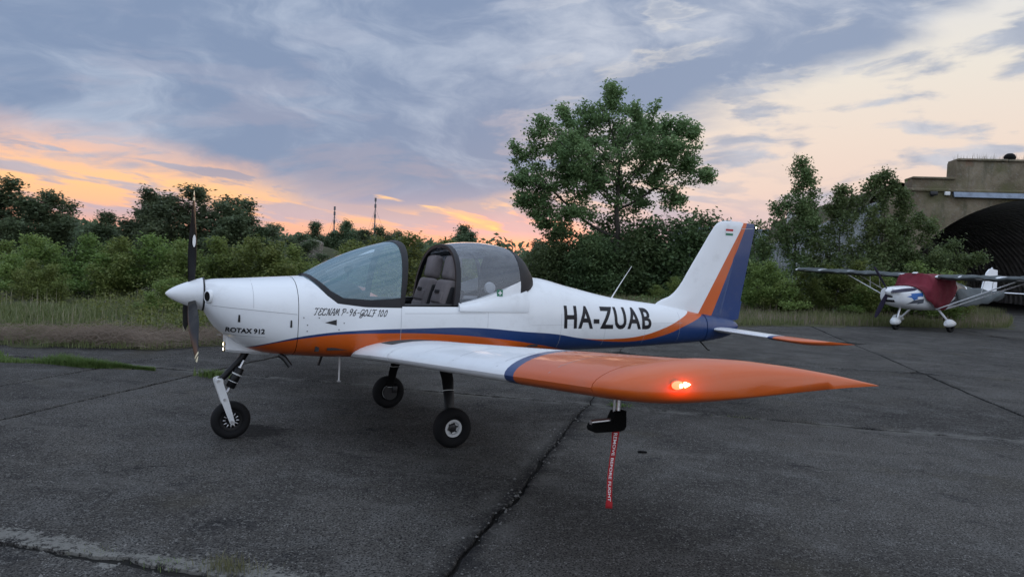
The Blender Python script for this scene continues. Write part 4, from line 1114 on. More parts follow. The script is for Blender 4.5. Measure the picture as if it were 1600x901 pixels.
def spat(name, c, L, h, w):
    V = []
    for u in np.linspace(0, 1, 13):
        k = math.sin(math.pi * min(1, (u * .96 + .04) ** .62)) ** .6
        for a in np.linspace(0, 2 * math.pi, 15)[:-1]: V.append((c[0] - L / 2 + L * u, c[1] + w / 2 * k * math.cos(a), c[2] + h / 2 * k * math.sin(a) * (1 if math.sin(a) > 0 else .65)))
    sp_ = finish(obj(name, V, grid_faces(13, 14, True) + [tuple(range(14)), tuple(12 * 14 + k for k in range(14))], M['ulw'], ul), 60)
    lathe('tyre', [(.06, -.05), (.14, -.045), (.15, -.03), (.15, .03), (.14, .045), (.06, .05)], (c[0] - .02, c[1], .15), M['rubber'], sp_, 'y', 24)
    return sp_
spat('nose_wheel_spat', (.60, 0, .24), .46, .30, .20); spat('main_wheel_spat', (1.97, -.83, .25), .56, .30, .19); spat('main_wheel_spat', (1.97, .83, .25), .56, .30, .19)
tube('nose_leg', [(.74, 0, .70), (.62, 0, .32)], .03, M['metal'], ul, 10)
tube('nose_leg', [(.80, .06, .68), (.66, .06, .36)], .012, M['darkmetal'], ul, 8)
# tail: fin, rudder, tailplane, slate sheet
out_ = [(4.95, 1.20), (5.10, 1.62), (5.22, 1.86), (5.36, 1.97), (5.46, 1.99), (5.46, 1.20)]
def flat_fin(name, pts, t, parent):
    n = len(pts); V = [(x, -t, z) for x, z in pts] + [(x, t, z) for x, z in pts]
    return obj(name, V, [tuple(range(n))[::-1], tuple(n + k for k in range(n))] + [(k, (k + 1) % n, n + (k + 1) % n, n + k) for k in range(n)], M['ulw'], parent, smooth=False)
ff = flat_fin('fin', out_, .025, ul); flat_fin('rudder', [(5.47, 1.12), (5.47, 1.99), (5.52, 2.03), (5.56, 1.98), (5.84, 1.95), (5.86, 1.12)], .018, ul)
lathe('fin_crest', [(.045, 0), (.04, -.004), (0, -.005)], (5.36, -.027, 1.70), mat('crest_brown', (.12, .07, .05), .6), ff, 'y', 12)
for s in (-1, 1): loft_foil('tailplane', [(s * .05, 5.0, .75, 1.22, .07, 0), (s * 1.35, 5.1, .6, 1.22, .07, 0)], 0, 1, M['ulw'], ul, 10, camber=0)
V = []; nu_, nv_ = 26, 14
for i in range(nu_):
    u = i / (nu_ - 1)
    for j in range(nv_):
        v = j / (nv_ - 1); x = 2.62 + 2.6 * u; w = float(pin(GX, GW, x)[0]); t = float(pin(GX, GT, x)[0])
        top = Vector((x, -w * .5 - .03 - .9 * max(0, u - .35), max(t - .03, 1.27 - .0 * u))); bot = Vector((x - .35 * u, -w - .12 - .35 * u, .74 + .16 * u + .20 * max(0, u - .7)))
        p = top.lerp(bot, v) + Vector((0, -.09 * math.sin(math.pi * v) + .025 * math.sin(u * 19 + v * 4), .02 * math.sin(u * 23)))
        V.append(p)
sheet = finish(obj('tail_cover', V, grid_faces(nu_, nv_), M['grayfab'], ul), 80); sheet.modifiers.new('cloth', 'SOLIDIFY').thickness = .006

# ================================================================== HANGAR
def conc_mat():
    m = bpy.data.materials.new('mossy_concrete'); m.use_nodes = True; nt = m.node_tree; b = nt.nodes['Principled BSDF']
    geo = nt.nodes.new('ShaderNodeNewGeometry'); p = geo.outputs['Position']; x, y, z = xyz(nt, p)
    n1 = noise(nt, p, .7, 7, .65); n2 = noise(nt, vec(nt, x * 2.5, y * 2.5, z * .5), 1.2, 6, .65); n3 = noise(nt, p, 9, 5, .65)
    c = mixc(nt, n1.smooth(.35, .65), (.14, .110, .070), (.27, .225, .155)); c = mixc(nt, n2.smooth(.5, .7) * .8, c, (.10, .095, .06)); c = mixc(nt, n3.smooth(.5, .7) * .5, c, (.27, .25, .21))
    c = mixc(nt, noise(nt, p, .45, 5, .6).smooth(.5, .66) * .7, c, (.11, .11, .045)); c = mixc(nt, noise(nt, vec(nt, x * 1.3 + 4.0, y, z * .7), 1.0, 5, .6).smooth(.60, .72) * .6, c, (.20, .10, .06))
    nt.links.new(c, b.inputs['Base Color']); b.inputs['Roughness'].default_value = .92
    bn = nt.nodes.new('ShaderNodeBump'); bn.inputs['Strength'].default_value = .7; bn.inputs['Distance'].default_value = .06
    nt.links.new((n1 + n3 * .5).s, bn.inputs['Height']); nt.links.new(bn.outputs[0], b.inputs['Normal'])
    return m
M['conc'] = conc_mat()
M['vault'] = mat('vault_steel_dark', (.60, .59, .57), .7, grime=.35)
M['flash'] = mat('gutter_zinc', (.22, .26, .32), .45, metal=.4, grime=.3)
M['sheet'] = mat('corrugated_zinc', (.36, .385, .39), .6, metal=.2, grime=.45)
HX, HY, HR = 19.0, 36.4, R(-10)
han = empty('arched_hangar', (HX, HY, 0), HR)
tag(han, 'weathered concrete aircraft shelter with stepped parapet and dark ribbed arch', 'hangar')
A_, B_, XC = 6.7, 5.65, 6.7           # arch half width, height and centre along the face
NA = 72
arc = [(XC - A_ * math.cos(math.pi * k / NA), B_ * math.sin(math.pi * k / NA)) for k in range(NA + 1)]
def roofz(x):
    d = min(x, 2 * XC - x)
    return 5.72 if d < .42 else (6.42 if d < 2.35 else 7.32)
# front wall as strips with a stepped crown
bm = bmesh.new()
cuts = sorted(set([round(a, 4) for a, _ in arc] + [-.6, .42, 2.35, 2 * XC - 2.35, 2 * XC - .42, 2 * XC + .6]))
def archz(x): 
    q = 1 - ((x - XC) / A_) ** 2
    return B_ * math.sqrt(q) if q > 0 else 0.0
for a, b in zip(cuts[:-1], cuts[1:]):
    rz = roofz((a + b) / 2); za, zb = archz(a), archz(b)
    v = [bm.verts.new(p) for p in ((a, 0, za), (b, 0, zb), (b, 0, rz), (a, 0, rz), (a, 1.1, za), (b, 1.1, zb), (b, 1.1, rz), (a, 1.1, rz))]
    for f in ((0, 1, 2, 3), (7, 6, 5, 4), (3, 2, 6, 7), (0, 4, 5, 1)): bm.faces.new([v[i] for i in f])
for x_, z0, z1 in ((-.6, 0, 5.72), (.42, 5.72, 6.42), (2.35, 6.42, 7.32), (2 * XC - 2.35, 6.42, 7.32), (2 * XC - .42, 5.72, 6.42), (2 * XC + .6, 0, 5.72)):
    v = [bm.verts.new(p) for p in ((x_, 0, z0), (x_, 1.1, z0), (x_, 1.1, z1), (x_, 0, z1))]; bm.faces.new(v)
bmesh.ops.remove_doubles(bm, verts=bm.verts, dist=.001)
for v in bm.verts:
    if v.co.z > 5.8: v.co.z += .03 * math.sin(v.co.x * 9) * math.sin(v.co.x * 3.7)
bmesh.ops.recalc_face_normals(bm, faces=bm.faces)
bobj('front_wall', bm, M['conc'], han)
# coping blocks, ledge
for a, b, z in ((.40, 2.33, 6.42), (2.37, 4.6, 7.34), (4.63, 6.9, 7.33), (6.93, 9.2, 7.34), (9.23, 11.03, 7.33), (-.58, .38, 5.72)):
    box('coping_block', ((a + b) / 2, .5, z + .045), (b - a, 1.22, .11), M['conc'], han, bevel=.03)
box('ledge', (4.9, -.06, 5.88), (9.6, .14, .14), M['conc'], han, bevel=.03)
V = []
for x in np.linspace(2.25, 11.5, 12): V += [(x, -.02, 5.80), (x, -.20, 5.80), (x, -.32, 5.55), (x, -.30, 5.54), (x, -.02, 5.72)]
finish(obj('gutter_flashing', V, grid_faces(12, 5, True), M['flash'], han), 20)
box('junction_box', (2.0, -.09, 5.72), (.24, .16, .18), M['textwhite'], han, bevel=.02)
fl = box('floodlight', (1.35, -.22, 5.70), (.34, .16, .20), M['darkmetal'], han, bevel=.03); box('floodlight_bracket', (1.35, -.06, 5.60), (.10, .14, .06), M['darkmetal'], fl)
vent = lathe('roof_vent', [(.0, .46), (.12, .45), (.22, .38), (.27, .27), (.25, .19), (.19, .13), (.17, 0), (.0, 0)], (4.95, .6, 7.36), M['blackmatt'], han, 'z', 20)
# ribbed vault: one bent sheet copied along the depth
def rib_geo():
    V = []; pr = [(0, 0), (.16, 0), (.24, .13), (.46, .13), (.54, 0), (.70, 0)]
    for y, o_ in pr:
        for x, z in [(XC - (A_ + .02 + o_) * math.cos(math.pi * k / NA), (B_ + .02 + o_) * math.sin(math.pi * k / NA)) for k in range(NA + 1)]: V.append((x, y, z))
    return V, grid_faces(len(pr), NA + 1)
rib0 = finish(obj('arch_rib', *rib_geo(), M['vault'], han), 30)
rib0.location = (0, 1.1, 0)
for k in range(1, 34):
    r_ = rib0.copy(); COL.objects.link(r_); r_.parent = han; r_.location = (0, 1.1 + .70 * k, 0)
box('back_wall', (XC, 25.2, 3.2), (15, .3, 6.6), M['vault'], han)
box('hangar_floor', (XC, 12.5, -.01), (14, 25, .05), M['slab'], han)
# earth bank over the shelter
def bank(name, pts, zf, m_):
    V = []; 
    nx, ny = len(pts[0]), len(pts[1])
    for y in pts[1]:
        for x in pts[0]: V.append((x, y, zf(x, y)))
    return obj(name, V, grid_faces(ny, nx), m_, None)
Hm = Matrix.Translation((HX, HY, 0)) @ Matrix.Rotation(HR, 4, 'Z')
V = []; xs = np.linspace(-13, 26, 60); ys = np.linspace(1.15, 34, 24)
for y in ys:
    for x in xs:
        d = abs(x - XC); z = 6.35 * (1 - max(0, min(1, (d - 5.5) / 14)) ** 1.1) - .15 * max(0, y - 22)
        if d < 7.2: z = max(z, 6.2)
        z += .12 * math.sin(x * 1.7 + y) + .08 * math.sin(x * 4.1) + .05 * math.sin(y * 3)
        if x < -1.4: z = min(z, 1.95 + .47 * max(-4, x + 7.0) + .06 * math.sin(x * 5))
        V.append(Hm @ Vector((x, y, max(-.2, z))))
tag(obj('earth_bank', V, grid_faces(len(ys), len(xs)), M['soil']), kind='structure')
# corrugated retaining wall
cw = empty('corrugated_retaining_wall', Hm @ Vector((-8.6, .95, 0)), HR)
tag(cw, 'sloping grey corrugated metal retaining wall behind the saplings left of hangar', 'wall')
for k in range(9):
    V = []; x0 = k * .9
    nn = 37
    for i in range(nn):
        x = x0 + .895 * i / (nn - 1); top = 1.75 + .47 * x - .03 * k % .05
        y = .028 * math.sin(2 * math.pi * (x - x0) / .15) + .006 * (k % 2)
        V += [(x, y, -.05), (x, y, top), (x, y + .006, top), (x, y + .006, -.05)]
    finish(obj('corrugated_sheet', V, grid_faces(nn, 4, True), M['sheet'], cw), 50)

# ================================================================== FAR THINGS
def label_box(): pass
far = empty('distant_shed', (26.5, 88, 0), R(-6))
tag(far, 'distant pale blue-grey shed with flat dark roof edge behind the tail fin', 'shed')
for k in range(12):
    box('wall_panel', (-6.6 + 1.2 * k, 0, 3.1), (1.17, .2 + .02 * (k % 2), 6.2), mat('shed_panel', (.30, .34, .38), .6, grime=.25) if k == 0 else bpy.data.materials['shed_panel'], far)
box('roof_edge', (0, -.05, 6.32), (14.8, .6, .22), M['flash'], far)
box('shed_body', (0, 4.2, 3.1), (14.3, 8, 6.1), bpy.data.materials['shed_panel'], far)
M['mast'] = mat('mast_steel', (.12, .12, .13), .6, metal=.3)
def mast(x, y, h, label):
    t = empty('radio_mast', (x, y, 0)); tag(t, label, 'mast', 'radio masts on the horizon')
    tube('pole', [(0, 0, 0), (0, 0, h * .55), (0, 0, h)], [.16, .13, .07], M['mast'], t, 8)
    for u in (.55, .72, .88, .98): tube('antenna_collar', [(0, 0, h * u - .35), (0, 0, h * u + .35)], .19, M['mast'], t, 8)
    for a in (0, 120, 240): tube('stay_wire', [(0, 0, h * .85), (math.cos(R(a)) * h * .35, math.sin(R(a)) * h * .35, 0)], .02, M['mast'], t, 4)
mast(-26.6, 140, 11.9, 'tallest thin radio mast rising behind the windscreen')
mast(-34.3, 140, 9.9, 'thin radio mast left of the tallest one against the sunset')
mast(-86.0, 140, 9.8, 'faint radio mast far left between two dark trees')
# ruin on a low mound, pale concrete at the left edge
def ruin_geo(sx, sy, sz, seed):
    r = np.random.default_rng(seed); bm = bmesh.new(); box_bm(bm, (0, 0, sz / 2), (sx, sy, sz)); bmesh.ops.subdivide_edges(bm, edges=bm.edges, cuts=5, use_grid_fill=True)
    for v in bm.verts:
        v.co += Vector(r.normal(0, .045, 3)) * Vector((sx, sy, sz)).length * .35
        if v.co.z > sz * .6: v.co.z -= abs(v.co.x) / sx * sz * .5 * r.uniform(.3, 1)
    return bm
o = tag(bobj('concrete_ruin', ruin_geo(1.5, 1.2, 1.6, 3), mat('ruin_concrete', (.24, .215, .18), .95, grime=.4)), 'jagged pale concrete stump on the grassy mound behind the windscreen', 'ruin'); o.location = (-15.9, 58, .85)
o = tag(bobj('concrete_slab', ruin_geo(1.9, .9, .5, 5), mat('pale_concrete', (.30, .30, .29), .9, grime=.35)), 'pale broken concrete slab lying in the scrub at far left', 'concrete slab'); o.location = (-20.4, 30, .12)
V = []; xs = np.linspace(-13, 13, 30); ys = np.linspace(-9, 9, 16)
for y in ys:
    for x in xs: V.append((-19 + x, 62 + y, 2.55 * math.exp(-(x / 6.5) ** 2 - (y / 5) ** 2) + .08 * math.sin(x * 2 + y) - .12))
tag(obj('mound', V, grid_faces(16, 30), M['soil']), kind='structure')

# ================================================================== VEGETATION
def leaf_mat(name, c1, c2, c3):
    m = bpy.data.materials.new(name); m.use_nodes = True; nt = m.node_tree; nt.nodes.clear()
    o = nt.nodes.new('ShaderNodeOutputMaterial'); geo = nt.nodes.new('ShaderNodeNewGeometry')
    r = S(nt, geo.outputs['Random Per Island']); oi = nt.nodes.new('ShaderNodeObjectInfo'); orn = S(nt, oi.outputs['Random'])
    n = noise(nt, geo.outputs['Position'], .8, 4, .6).smooth(.3, .7)
    c = ramp(nt, (r * .5 + n * .5), [(0, c1), (.5, c2), (1, c3)])
    hs = nt.nodes.new('ShaderNodeHueSaturation'); nt.links.new(c, hs.inputs['Color']); nt.links.new((orn * .05 + .47).s, hs.inputs['Hue']); nt.links.new((orn * .45 + .80).s, hs.inputs['Value'])
    d = nt.nodes.new('ShaderNodeBsdfPrincipled'); d.inputs['Roughness'].default_value = .6; d.inputs['Specular IOR Level'].default_value = .3
    t = nt.nodes.new('ShaderNodeBsdfTranslucent'); mx = nt.nodes.new('ShaderNodeMixShader'); mx.inputs[0].default_value = .40
    nt.links.new(hs.outputs[0], d.inputs['Base Color']); nt.links.new(hs.outputs[0], t.inputs[0])
    nt.links.new(d.outputs[0], mx.inputs[1]); nt.links.new(t.outputs[0], mx.inputs[2]); nt.links.new(mx.outputs[0], o.inputs[0])
    return m
M['leaf_poplar'] = leaf_mat('leaf_poplar', (0.103, 0.166, 0.072), (0.165, 0.244, 0.101), (0.238, 0.320, 0.141))
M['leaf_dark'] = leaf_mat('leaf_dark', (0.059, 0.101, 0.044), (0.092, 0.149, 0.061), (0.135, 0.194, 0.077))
M['leaf_far'] = leaf_mat('leaf_far', (0.078, 0.113, 0.065), (0.116, 0.161, 0.084), (0.158, 0.207, 0.102))
M['leaf_shrub'] = leaf_mat('leaf_shrub', (0.103, 0.151, 0.040), (0.157, 0.211, 0.057), (0.222, 0.264, 0.079))
M['leaf_sap'] = leaf_mat('leaf_sapling', (0.089, 0.147, 0.061), (0.138, 0.212, 0.082), (0.207, 0.276, 0.112))
M['bark'] = mat('bark', (.060, .052, .042), .95, grime=.4, bump=.8, bscale=14)
M['grass'] = leaf_mat('grass_blades', (0.109, 0.138, 0.053), (0.161, 0.184, 0.076), (0.236, 0.230, 0.121))
M['grass_green'] = leaf_mat('grass_green', (0.077, 0.121, 0.033), (0.116, 0.165, 0.046), (0.165, 0.204, 0.072))
M['straw'] = leaf_mat('dry_straw', (0.187, 0.154, 0.110), (0.286, 0.242, 0.176), (0.396, 0.341, 0.253))

def grow(attr, base, trunk_h, step=.28, infl=1.6, kill=.42, lean=(0, 0), stems=1, seed=0, iters=120):
    r = np.random.default_rng(seed); N = []; Pn = []
    for s in range(stems):
        ang = r.uniform(0, 6.28); sp = (.10 if stems > 1 else 0)
        p = np.array([base[0] + sp * math.cos(ang), base[1] + sp * math.sin(ang), base[2]]); par = -1
        d = np.array([lean[0] + (math.cos(ang) * .5 if stems > 1 else 0), lean[1] + (math.sin(ang) * .5 if stems > 1 else 0), 1.0]); d /= np.linalg.norm(d)
        k = max(2, int(trunk_h / step))
        for i in range(k):
            N.append(p.copy() if i or s == 0 else np.array(base, float)); Pn.append(par if i or s == 0 else 0); par = len(N) - 1
            p = p + (d + r.normal(0, .05, 3)) * step
    N = [np.array(n) for n in N]; alive = np.ones(len(attr), bool)
    NA_ = np.array(N); D = np.linalg.norm(attr[:, None] - NA_[None], axis=2); near = D.argmin(1); dist = D.min(1)
    for it in range(iters):
        alive &= dist > kill
        idx = np.where(alive & ((dist < infl) if it > 25 else np.ones(len(attr), bool)))[0]
        if not len(idx): break
        new = []
        for nd in np.unique(near[idx]):
            a = idx[near[idx] == nd]; v = attr[a] - N[nd]; v = (v / np.linalg.norm(v, axis=1, keepdims=True)).sum(0) + r.normal(0, .25, 3)
            L = np.linalg.norm(v)
            if L < 1e-6: continue
            new.append((N[nd] + v / L * step, nd))
        if not new: break
        k0 = len(N)
        for p, nd in new: N.append(p); Pn.append(nd)
        Q = np.array([p for p, _ in new]); D = np.linalg.norm(attr[:, None] - Q[None], axis=2); m = D.min(1); b = m < dist
        near[b] = D.argmin(1)[b] + k0; dist[b] = m[b]
        if len(N) > 2600: break
    return np.array(N), np.array(Pn)
def wood_mesh(name, N, Pn, tip=.010, expo=2.35, rmax=9):
    n = len(N); r = np.zeros(n); acc = np.zeros(n)
    for i in range(n - 1, -1, -1):
        r[i] = min(rmax, max(tip, acc[i] ** (1 / expo)))
        if Pn[i] >= 0: acc[Pn[i]] += r[i] ** expo
    V = []; F = []
    for i in range(n):
        if Pn[i] < 0: continue
        a, b = N[Pn[i]], N[i]; d = b - a; d = d / (np.linalg.norm(d) + 1e-9)
        u = np.cross(d, (0, 0, 1) if abs(d[2]) < .9 else (1, 0, 0)); u /= np.linalg.norm(u); w = np.cross(d, u); k = 7 if r[i] > .06 else 4
        ra, rb_ = (min(r[Pn[i]], r[i] * 1.25), r[i]); s = len(V)
        for q, rr in ((a - d * ra * .3, ra), (b, rb_)):
            for j in range(k): t = 2 * math.pi * j / k; V.append(q + (u * math.cos(t) + w * math.sin(t)) * rr)
        F += [(s + j, s + (j + 1) % k, s + k + (j + 1) % k, s + k + j) for j in range(k)]
    me = bpy.data.meshes.new(name); me.from_pydata([tuple(map(float, v)) for v in V], [], F); me.update(); me.shade_smooth()
    return me
def leaves_mesh(name, C_, k, spread, size, seed, mat_, flat=.75, up=.5, aspect=.62):
    r = np.random.default_rng(seed); n = len(C_) * k
    c = np.repeat(C_, k, 0) + r.normal(0, 1, (n, 3)) * np.array([spread, spread, spread * flat])
    nm = r.normal(0, 1, (n, 3)); nm[:, 2] = np.abs(nm[:, 2]) + up; nm /= np.linalg.norm(nm, axis=1, keepdims=True)
    t = np.cross(nm, r.normal(0, 1, (n, 3))); t /= np.linalg.norm(t, axis=1, keepdims=True); b = np.cross(nm, t)
    s = (size * r.uniform(.6, 1.35, n))[:, None]
    V = np.stack([c - t * s * .5, c + b * s * aspect * .5 + t * s * .08, c + t * s * .55 - nm * s * .12, c - b * s * aspect * .5 + t * s * .08], 1).reshape(-1, 3)
    F = np.arange(n * 4).reshape(-1, 4)
    return np_mesh(name, V, F, mat_)
def lobes_pts(lobes, n, seed, hollow=.35, shoots=0, ctr=None, split=True):
    r = np.random.default_rng(seed)
    if shoots:
        L2 = []; X = []; c0 = np.array(ctr)
        for (x, y, z, q) in lobes:
            for k in range(3 if split else 0):
                d = r.normal(0, 1, 3); d /= np.linalg.norm(d); L2.append((*(np.array((x, y, z)) + d * q * .48), q * r.uniform(.42, .66)))
            for k in range(shoots):
                o = np.array((x, y, z)) - c0; o = o / (np.linalg.norm(o) + 1e-6) + r.normal(0, .55, 3) + np.array((0, 0, .55)); o /= np.linalg.norm(o)
                m = int(5 + q * 4)
                for t in np.linspace(.55, 1.0 + r.uniform(.1, .35), m): X.append(np.array((x, y, z)) + o * q * t + np.array((0, 0, .12 * q * t * t)))
        lobes = L2 if split else lobes
    vol = np.array([l[3] ** 2.4 for l in lobes]); cnt = np.maximum(3, (n * vol / vol.sum()).astype(int)); P = []
    for (x, y, z, q), m in zip(lobes, cnt):
        d = r.normal(0, 1, (m, 3)); d /= np.linalg.norm(d, axis=1, keepdims=True); rad = q * (hollow + (1 - hollow) * r.uniform(0, 1, (m, 1))) ** .7
        p = d * rad; p *= 1 + .22 * np.sin(d[:, :1] * 7 + x * 3) * np.cos(d[:, 2:] * 6 + z)
        P.append(p + np.array([x, y, z]))
    if shoots: P.append(np.array(X))
    return np.concatenate(P)
def make_tree(name, loc, lobes, n_attr, trunk_h, leaf, leaf_k, spread, leafmat, seed, base=(0, 0, 0), stems=1, step=.28, kill=.42, tip=.010, **kw):
    t = empty(name, loc); A = lobes_pts(lobes, n_attr, seed, shoots=kw.get('shoots', 0), split=kw.get('split', True), ctr=kw.get('ctr', (0, 0, 2))); A[:, 2] = np.maximum(A[:, 2], .12)
    N, Pn = grow(A, base, trunk_h, step=step, kill=kill, seed=seed, stems=stems, infl=2.2, **{k: v for k, v in kw.items() if k in ('lean',)})
    me = wood_mesh('trunk', N, Pn, tip=tip); mesh_obj('trunk', me, M['bark'], t)
    has = np.zeros(len(N), bool); has[Pn[Pn >= 0]] = True; tips = N[~has]
    Cn = np.concatenate([A, tips]); mesh_obj('crown', leaves_mesh('crown', Cn, leaf_k, spread, leaf, seed + 1, M[leafmat], up=kw.get('up', .5)), None, t)
    return t
def place(src, first, loc, rz, s, label, cat, group, name=None):
    o = src if first else copy_tree(src)
    o.location = loc; o.rotation_euler = (0, 0, rz); o.scale = s if hasattr(s, '__len__') else (s, s, s)
    tag(o, label, cat, group)
    return o

# --- the tall poplar behind the tail
BT = [(4.3, 0, 8.9, 1.15), (3.5, .5, 8.1, 1.1), (2.5, .3, 8.0, 1.15), (1.3, -.3, 7.4, 1.0), (.6, .2, 6.2, 1.15), (.7, -.5, 5.1, 1.1), (1.6, .4, 4.3, 1.15), (3.2, 1.2, 6.7, 1.6), (3.4, -1.4, 6.4, 1.4), (2.2, -.8, 6.0, 1.2),
      (5.5, 1.0, 7.1, 1.5), (5.6, -1.2, 7.5, 1.3), (4.5, 0, 5.2, 1.2), (6.5, .2, 7.8, .95), (7.3, -.2, 7.5, 1.05), (8.2, .3, 7.6, .75), (7.6, .4, 6.2, 1.0), (8.6, -.2, 6.1, .65), (6.6, -.6, 6.4, 1.1), (5.6, .8, 4.7, 1.0), (7.3, .1, 4.8, .65), (.5, .1, 4.2, .7), (1.3, -.3, 3.5, .7), (2.2, .3, 3.2, .8), (4.3, 0, 9.5, .5), (2.9, 0, 5.2, 1.2), (3.0, -.4, 4.0, .9), (6.3, .6, 5.6, .9)]
BT = [((x - 4.75) * .93 - .1, y, 2.6 + (z - 2.6) * .93, r * .86) for x, y, z, r in BT]
big = make_tree('poplar_tree', (4.75, 34, 0), BT, 760, 3.4, .14, 34, .155, 'leaf_poplar', 21, step=.26, kill=.34, tip=.013, shoots=3, ctr=(0, 0, 5), split=False)
tag(big, 'tall spreading leafy poplar standing behind the tail of the white aircraft', 'tree')
# --- dark thicket under it
DK = [((0, 0, 1.1, 1.2), (.6, .3, 1.9, 1.0), (-.7, -.2, 1.6, 1.0), (.1, .2, 2.7, .8), (-1.1, .2, .7, .8), (1.1, 0, .8, .8)),
      ((0, 0, 1.0, 1.1), (.7, .1, 1.5, .9), (-.6, .3, 2.2, .9), (.3, -.3, 2.6, .6), (-1.0, 0, .8, .8), (1.2, .1, .7, .7))]
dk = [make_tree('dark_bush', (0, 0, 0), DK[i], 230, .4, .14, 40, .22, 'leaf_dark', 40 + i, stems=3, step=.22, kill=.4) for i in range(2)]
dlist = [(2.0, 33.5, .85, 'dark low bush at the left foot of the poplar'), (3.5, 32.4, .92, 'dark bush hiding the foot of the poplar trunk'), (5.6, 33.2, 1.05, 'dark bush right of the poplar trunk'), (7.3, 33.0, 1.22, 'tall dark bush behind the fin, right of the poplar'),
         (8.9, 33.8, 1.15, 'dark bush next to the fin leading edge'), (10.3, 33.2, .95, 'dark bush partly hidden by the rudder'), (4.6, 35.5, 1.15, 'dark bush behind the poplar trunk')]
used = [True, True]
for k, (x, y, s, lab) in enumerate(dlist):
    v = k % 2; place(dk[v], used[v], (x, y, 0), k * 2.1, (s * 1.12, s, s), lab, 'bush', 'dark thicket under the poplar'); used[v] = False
# --- saplings by the hangar
S1 = [(0, 0, 5.5, .42), (.3, .1, 5.0, .5), (-.2, 0, 4.3, .65), (.45, .2, 4.0, .6), (-.7, 0, 3.6, .6), (.1, -.2, 3.2, .9), (-.9, .2, 2.6, .7), (.9, 0, 2.9, .55), (0, 0, 2.0, 1.1), (-1.1, 0, 1.3, .9), (1.0, 0, 1.4, .9), (0, -.4, .8, 1.1), (-1.7, .1, 3.0, .35)]
t1 = make_tree('sapling_tree', (11.3, 29.5, 0), S1, 400, 1.0, .105, 36, .13, 'leaf_sap', 61, step=.2, kill=.28, shoots=2, ctr=(0, 0, 1.5))
tag(t1, 'slender young tree with narrow pointed top right of the rudder', 'tree', 'young trees beside the hangar')
S2 = [(.5, 0, 5.3, .26), (.2, 0, 4.9, .34), (-1.0, 0, 4.55, .26), (-.9, .1, 4.1, .40), (.9, 0, 4.9, .25), (1.4, 0, 4.5, .3), (-.3, .1, 4.1, .6), (.5, -.2, 3.6, .8), (-.9, 0, 3.4, .7), (1.3, .1, 3.7, .55), (0, 0, 2.7, 1.1), (1.2, 0, 2.5, .9), (-1.1, .1, 2.1, .9), (.2, -.4, 1.4, 1.2), (1.5, 0, 1.4, .9), (-1.3, 0, 1.0, .9), (0, 0, .6, 1.0)]
t2 = make_tree('sapling_tree', (13.55, 28.6, 0), S2, 460, .8, .105, 36, .125, 'leaf_sap', 67, stems=2, step=.2, kill=.28, shoots=2, ctr=(0, 0, 1.5))
tag(t2, 'young tree with forked wispy tops before the corrugated wall', 'tree', 'young trees beside the hangar')
S3 = [(x * .95, y, z * .80, r_ * .85) for x, y, z, r_ in [(0, 0, 4.5, .4), (.5, 0, 4.0, .6), (-.6, .1, 4.2, .5), (-.3, 0, 3.3, .9), (.8, -.1, 3.0, .8), (1.6, 0, 2.5, .5), (-1.0, 0, 2.6, .8), (.2, -.3, 2.0, 1.2), (1.2, 0, 1.6, .8), (-1.1, 0, 1.2, .9), (.3, 0, .8, 1.1), (2.3, -.2, 2.9, .35)]]
t3 = make_tree('sapling_tree', (15.75, 28.9, 0), S3, 380, .8, .105, 36, .13, 'leaf_sap', 71, stems=2, step=.2, kill=.28, shoots=2, ctr=(0, 0, 1.5))
tag(t3, 'bushy young tree reaching across the left edge of the hangar arch', 'tree', 'young trees beside the hangar')
# --- shrubs
SH = [((0, 0, .8, .75), (.6, .1, .9, .6), (-.6, 0, .8, .65), (.2, .2, 1.45, .5), (-.4, 0, 1.4, .42), (.9, -.1, .5, .5), (-1.0, .1, .5, .5)),
      ((0, 0, .7, .8), (.7, 0, .7, .6), (-.7, .1, 1.0, .55), (.35, .1, 1.35, .45), (-.15, 0, 1.6, .35), (1.1, 0, .5, .45), (-1.2, 0, .45, .5)),
      ((0, 0, .6, .7), (.5, .1, 1.1, .55), (-.5, 0, 1.2, .5), (0, 0, 1.7, .35), (.8, 0, .5, .5), (-.8, 0, .5, .5))]
sh = [make_tree('shrub', (0, 0, 0), SH[i], 200, .25, .072, 40, .11, 'leaf_shrub', 80 + i, stems=3, step=.15, kill=.24, tip=.006, shoots=2, ctr=(0, 0, .5)) for i in range(3)]
usedS = [True] * 3
def shrub(k, x, y, s, lab, grp, cat='shrub'):
    v = k % 3; place(sh[v], usedS[v], (x, y, 0), k * 1.7, (s * 1.1, s * 1.05, s * .80), lab, cat, grp); usedS[v] = False
L1 = [(-14.6, 20.6, .85, 'low shrub at the left picture edge in the front thicket'), (-13.0, 20.0, 1.0, 'bright green shrub beside the pale concrete slab'), (-12.0, 20.8, .98, 'second full shrub right of the pale concrete slab'), (-10.9, 20.2, .98, 'third full shrub right of the pale concrete slab'),
      (-9.9, 20.4, 1.08, 'tall shrub of the front thicket, first left of the propeller'), (-8.9, 19.8, .95, 'shrub of the front thicket directly behind the propeller blades'), (-8.0, 20.6, 1.05, 'shrub of the front thicket just right of the propeller'), (-7.0, 20.0, 1.12, 'shrub seen over the middle of the engine cowling'), (-6.1, 20.5, .95, 'shrub behind the rear of the cowling, left of the windscreen'),
      (-11.4, 17.8, .62, 'small low shrub in the tall grass left of the spinner'), (-7.6, 16.3, .50, 'little round bush in the grass just before the spinner tip'), (-13.4, 17.6, .5, 'small low shrub in the grass at far left'),
      (-4.6, 21.5, 1.1, 'shrub seen through the windscreen glass'), (-3.4, 23.0, 1.32, 'green bush in the gap between windscreen and canopy'), (-2.2, 24.0, 1.2, 'bush behind the open cockpit seats'), (-.9, 25.5, 1.1, 'bush seen through the clear sliding canopy')]
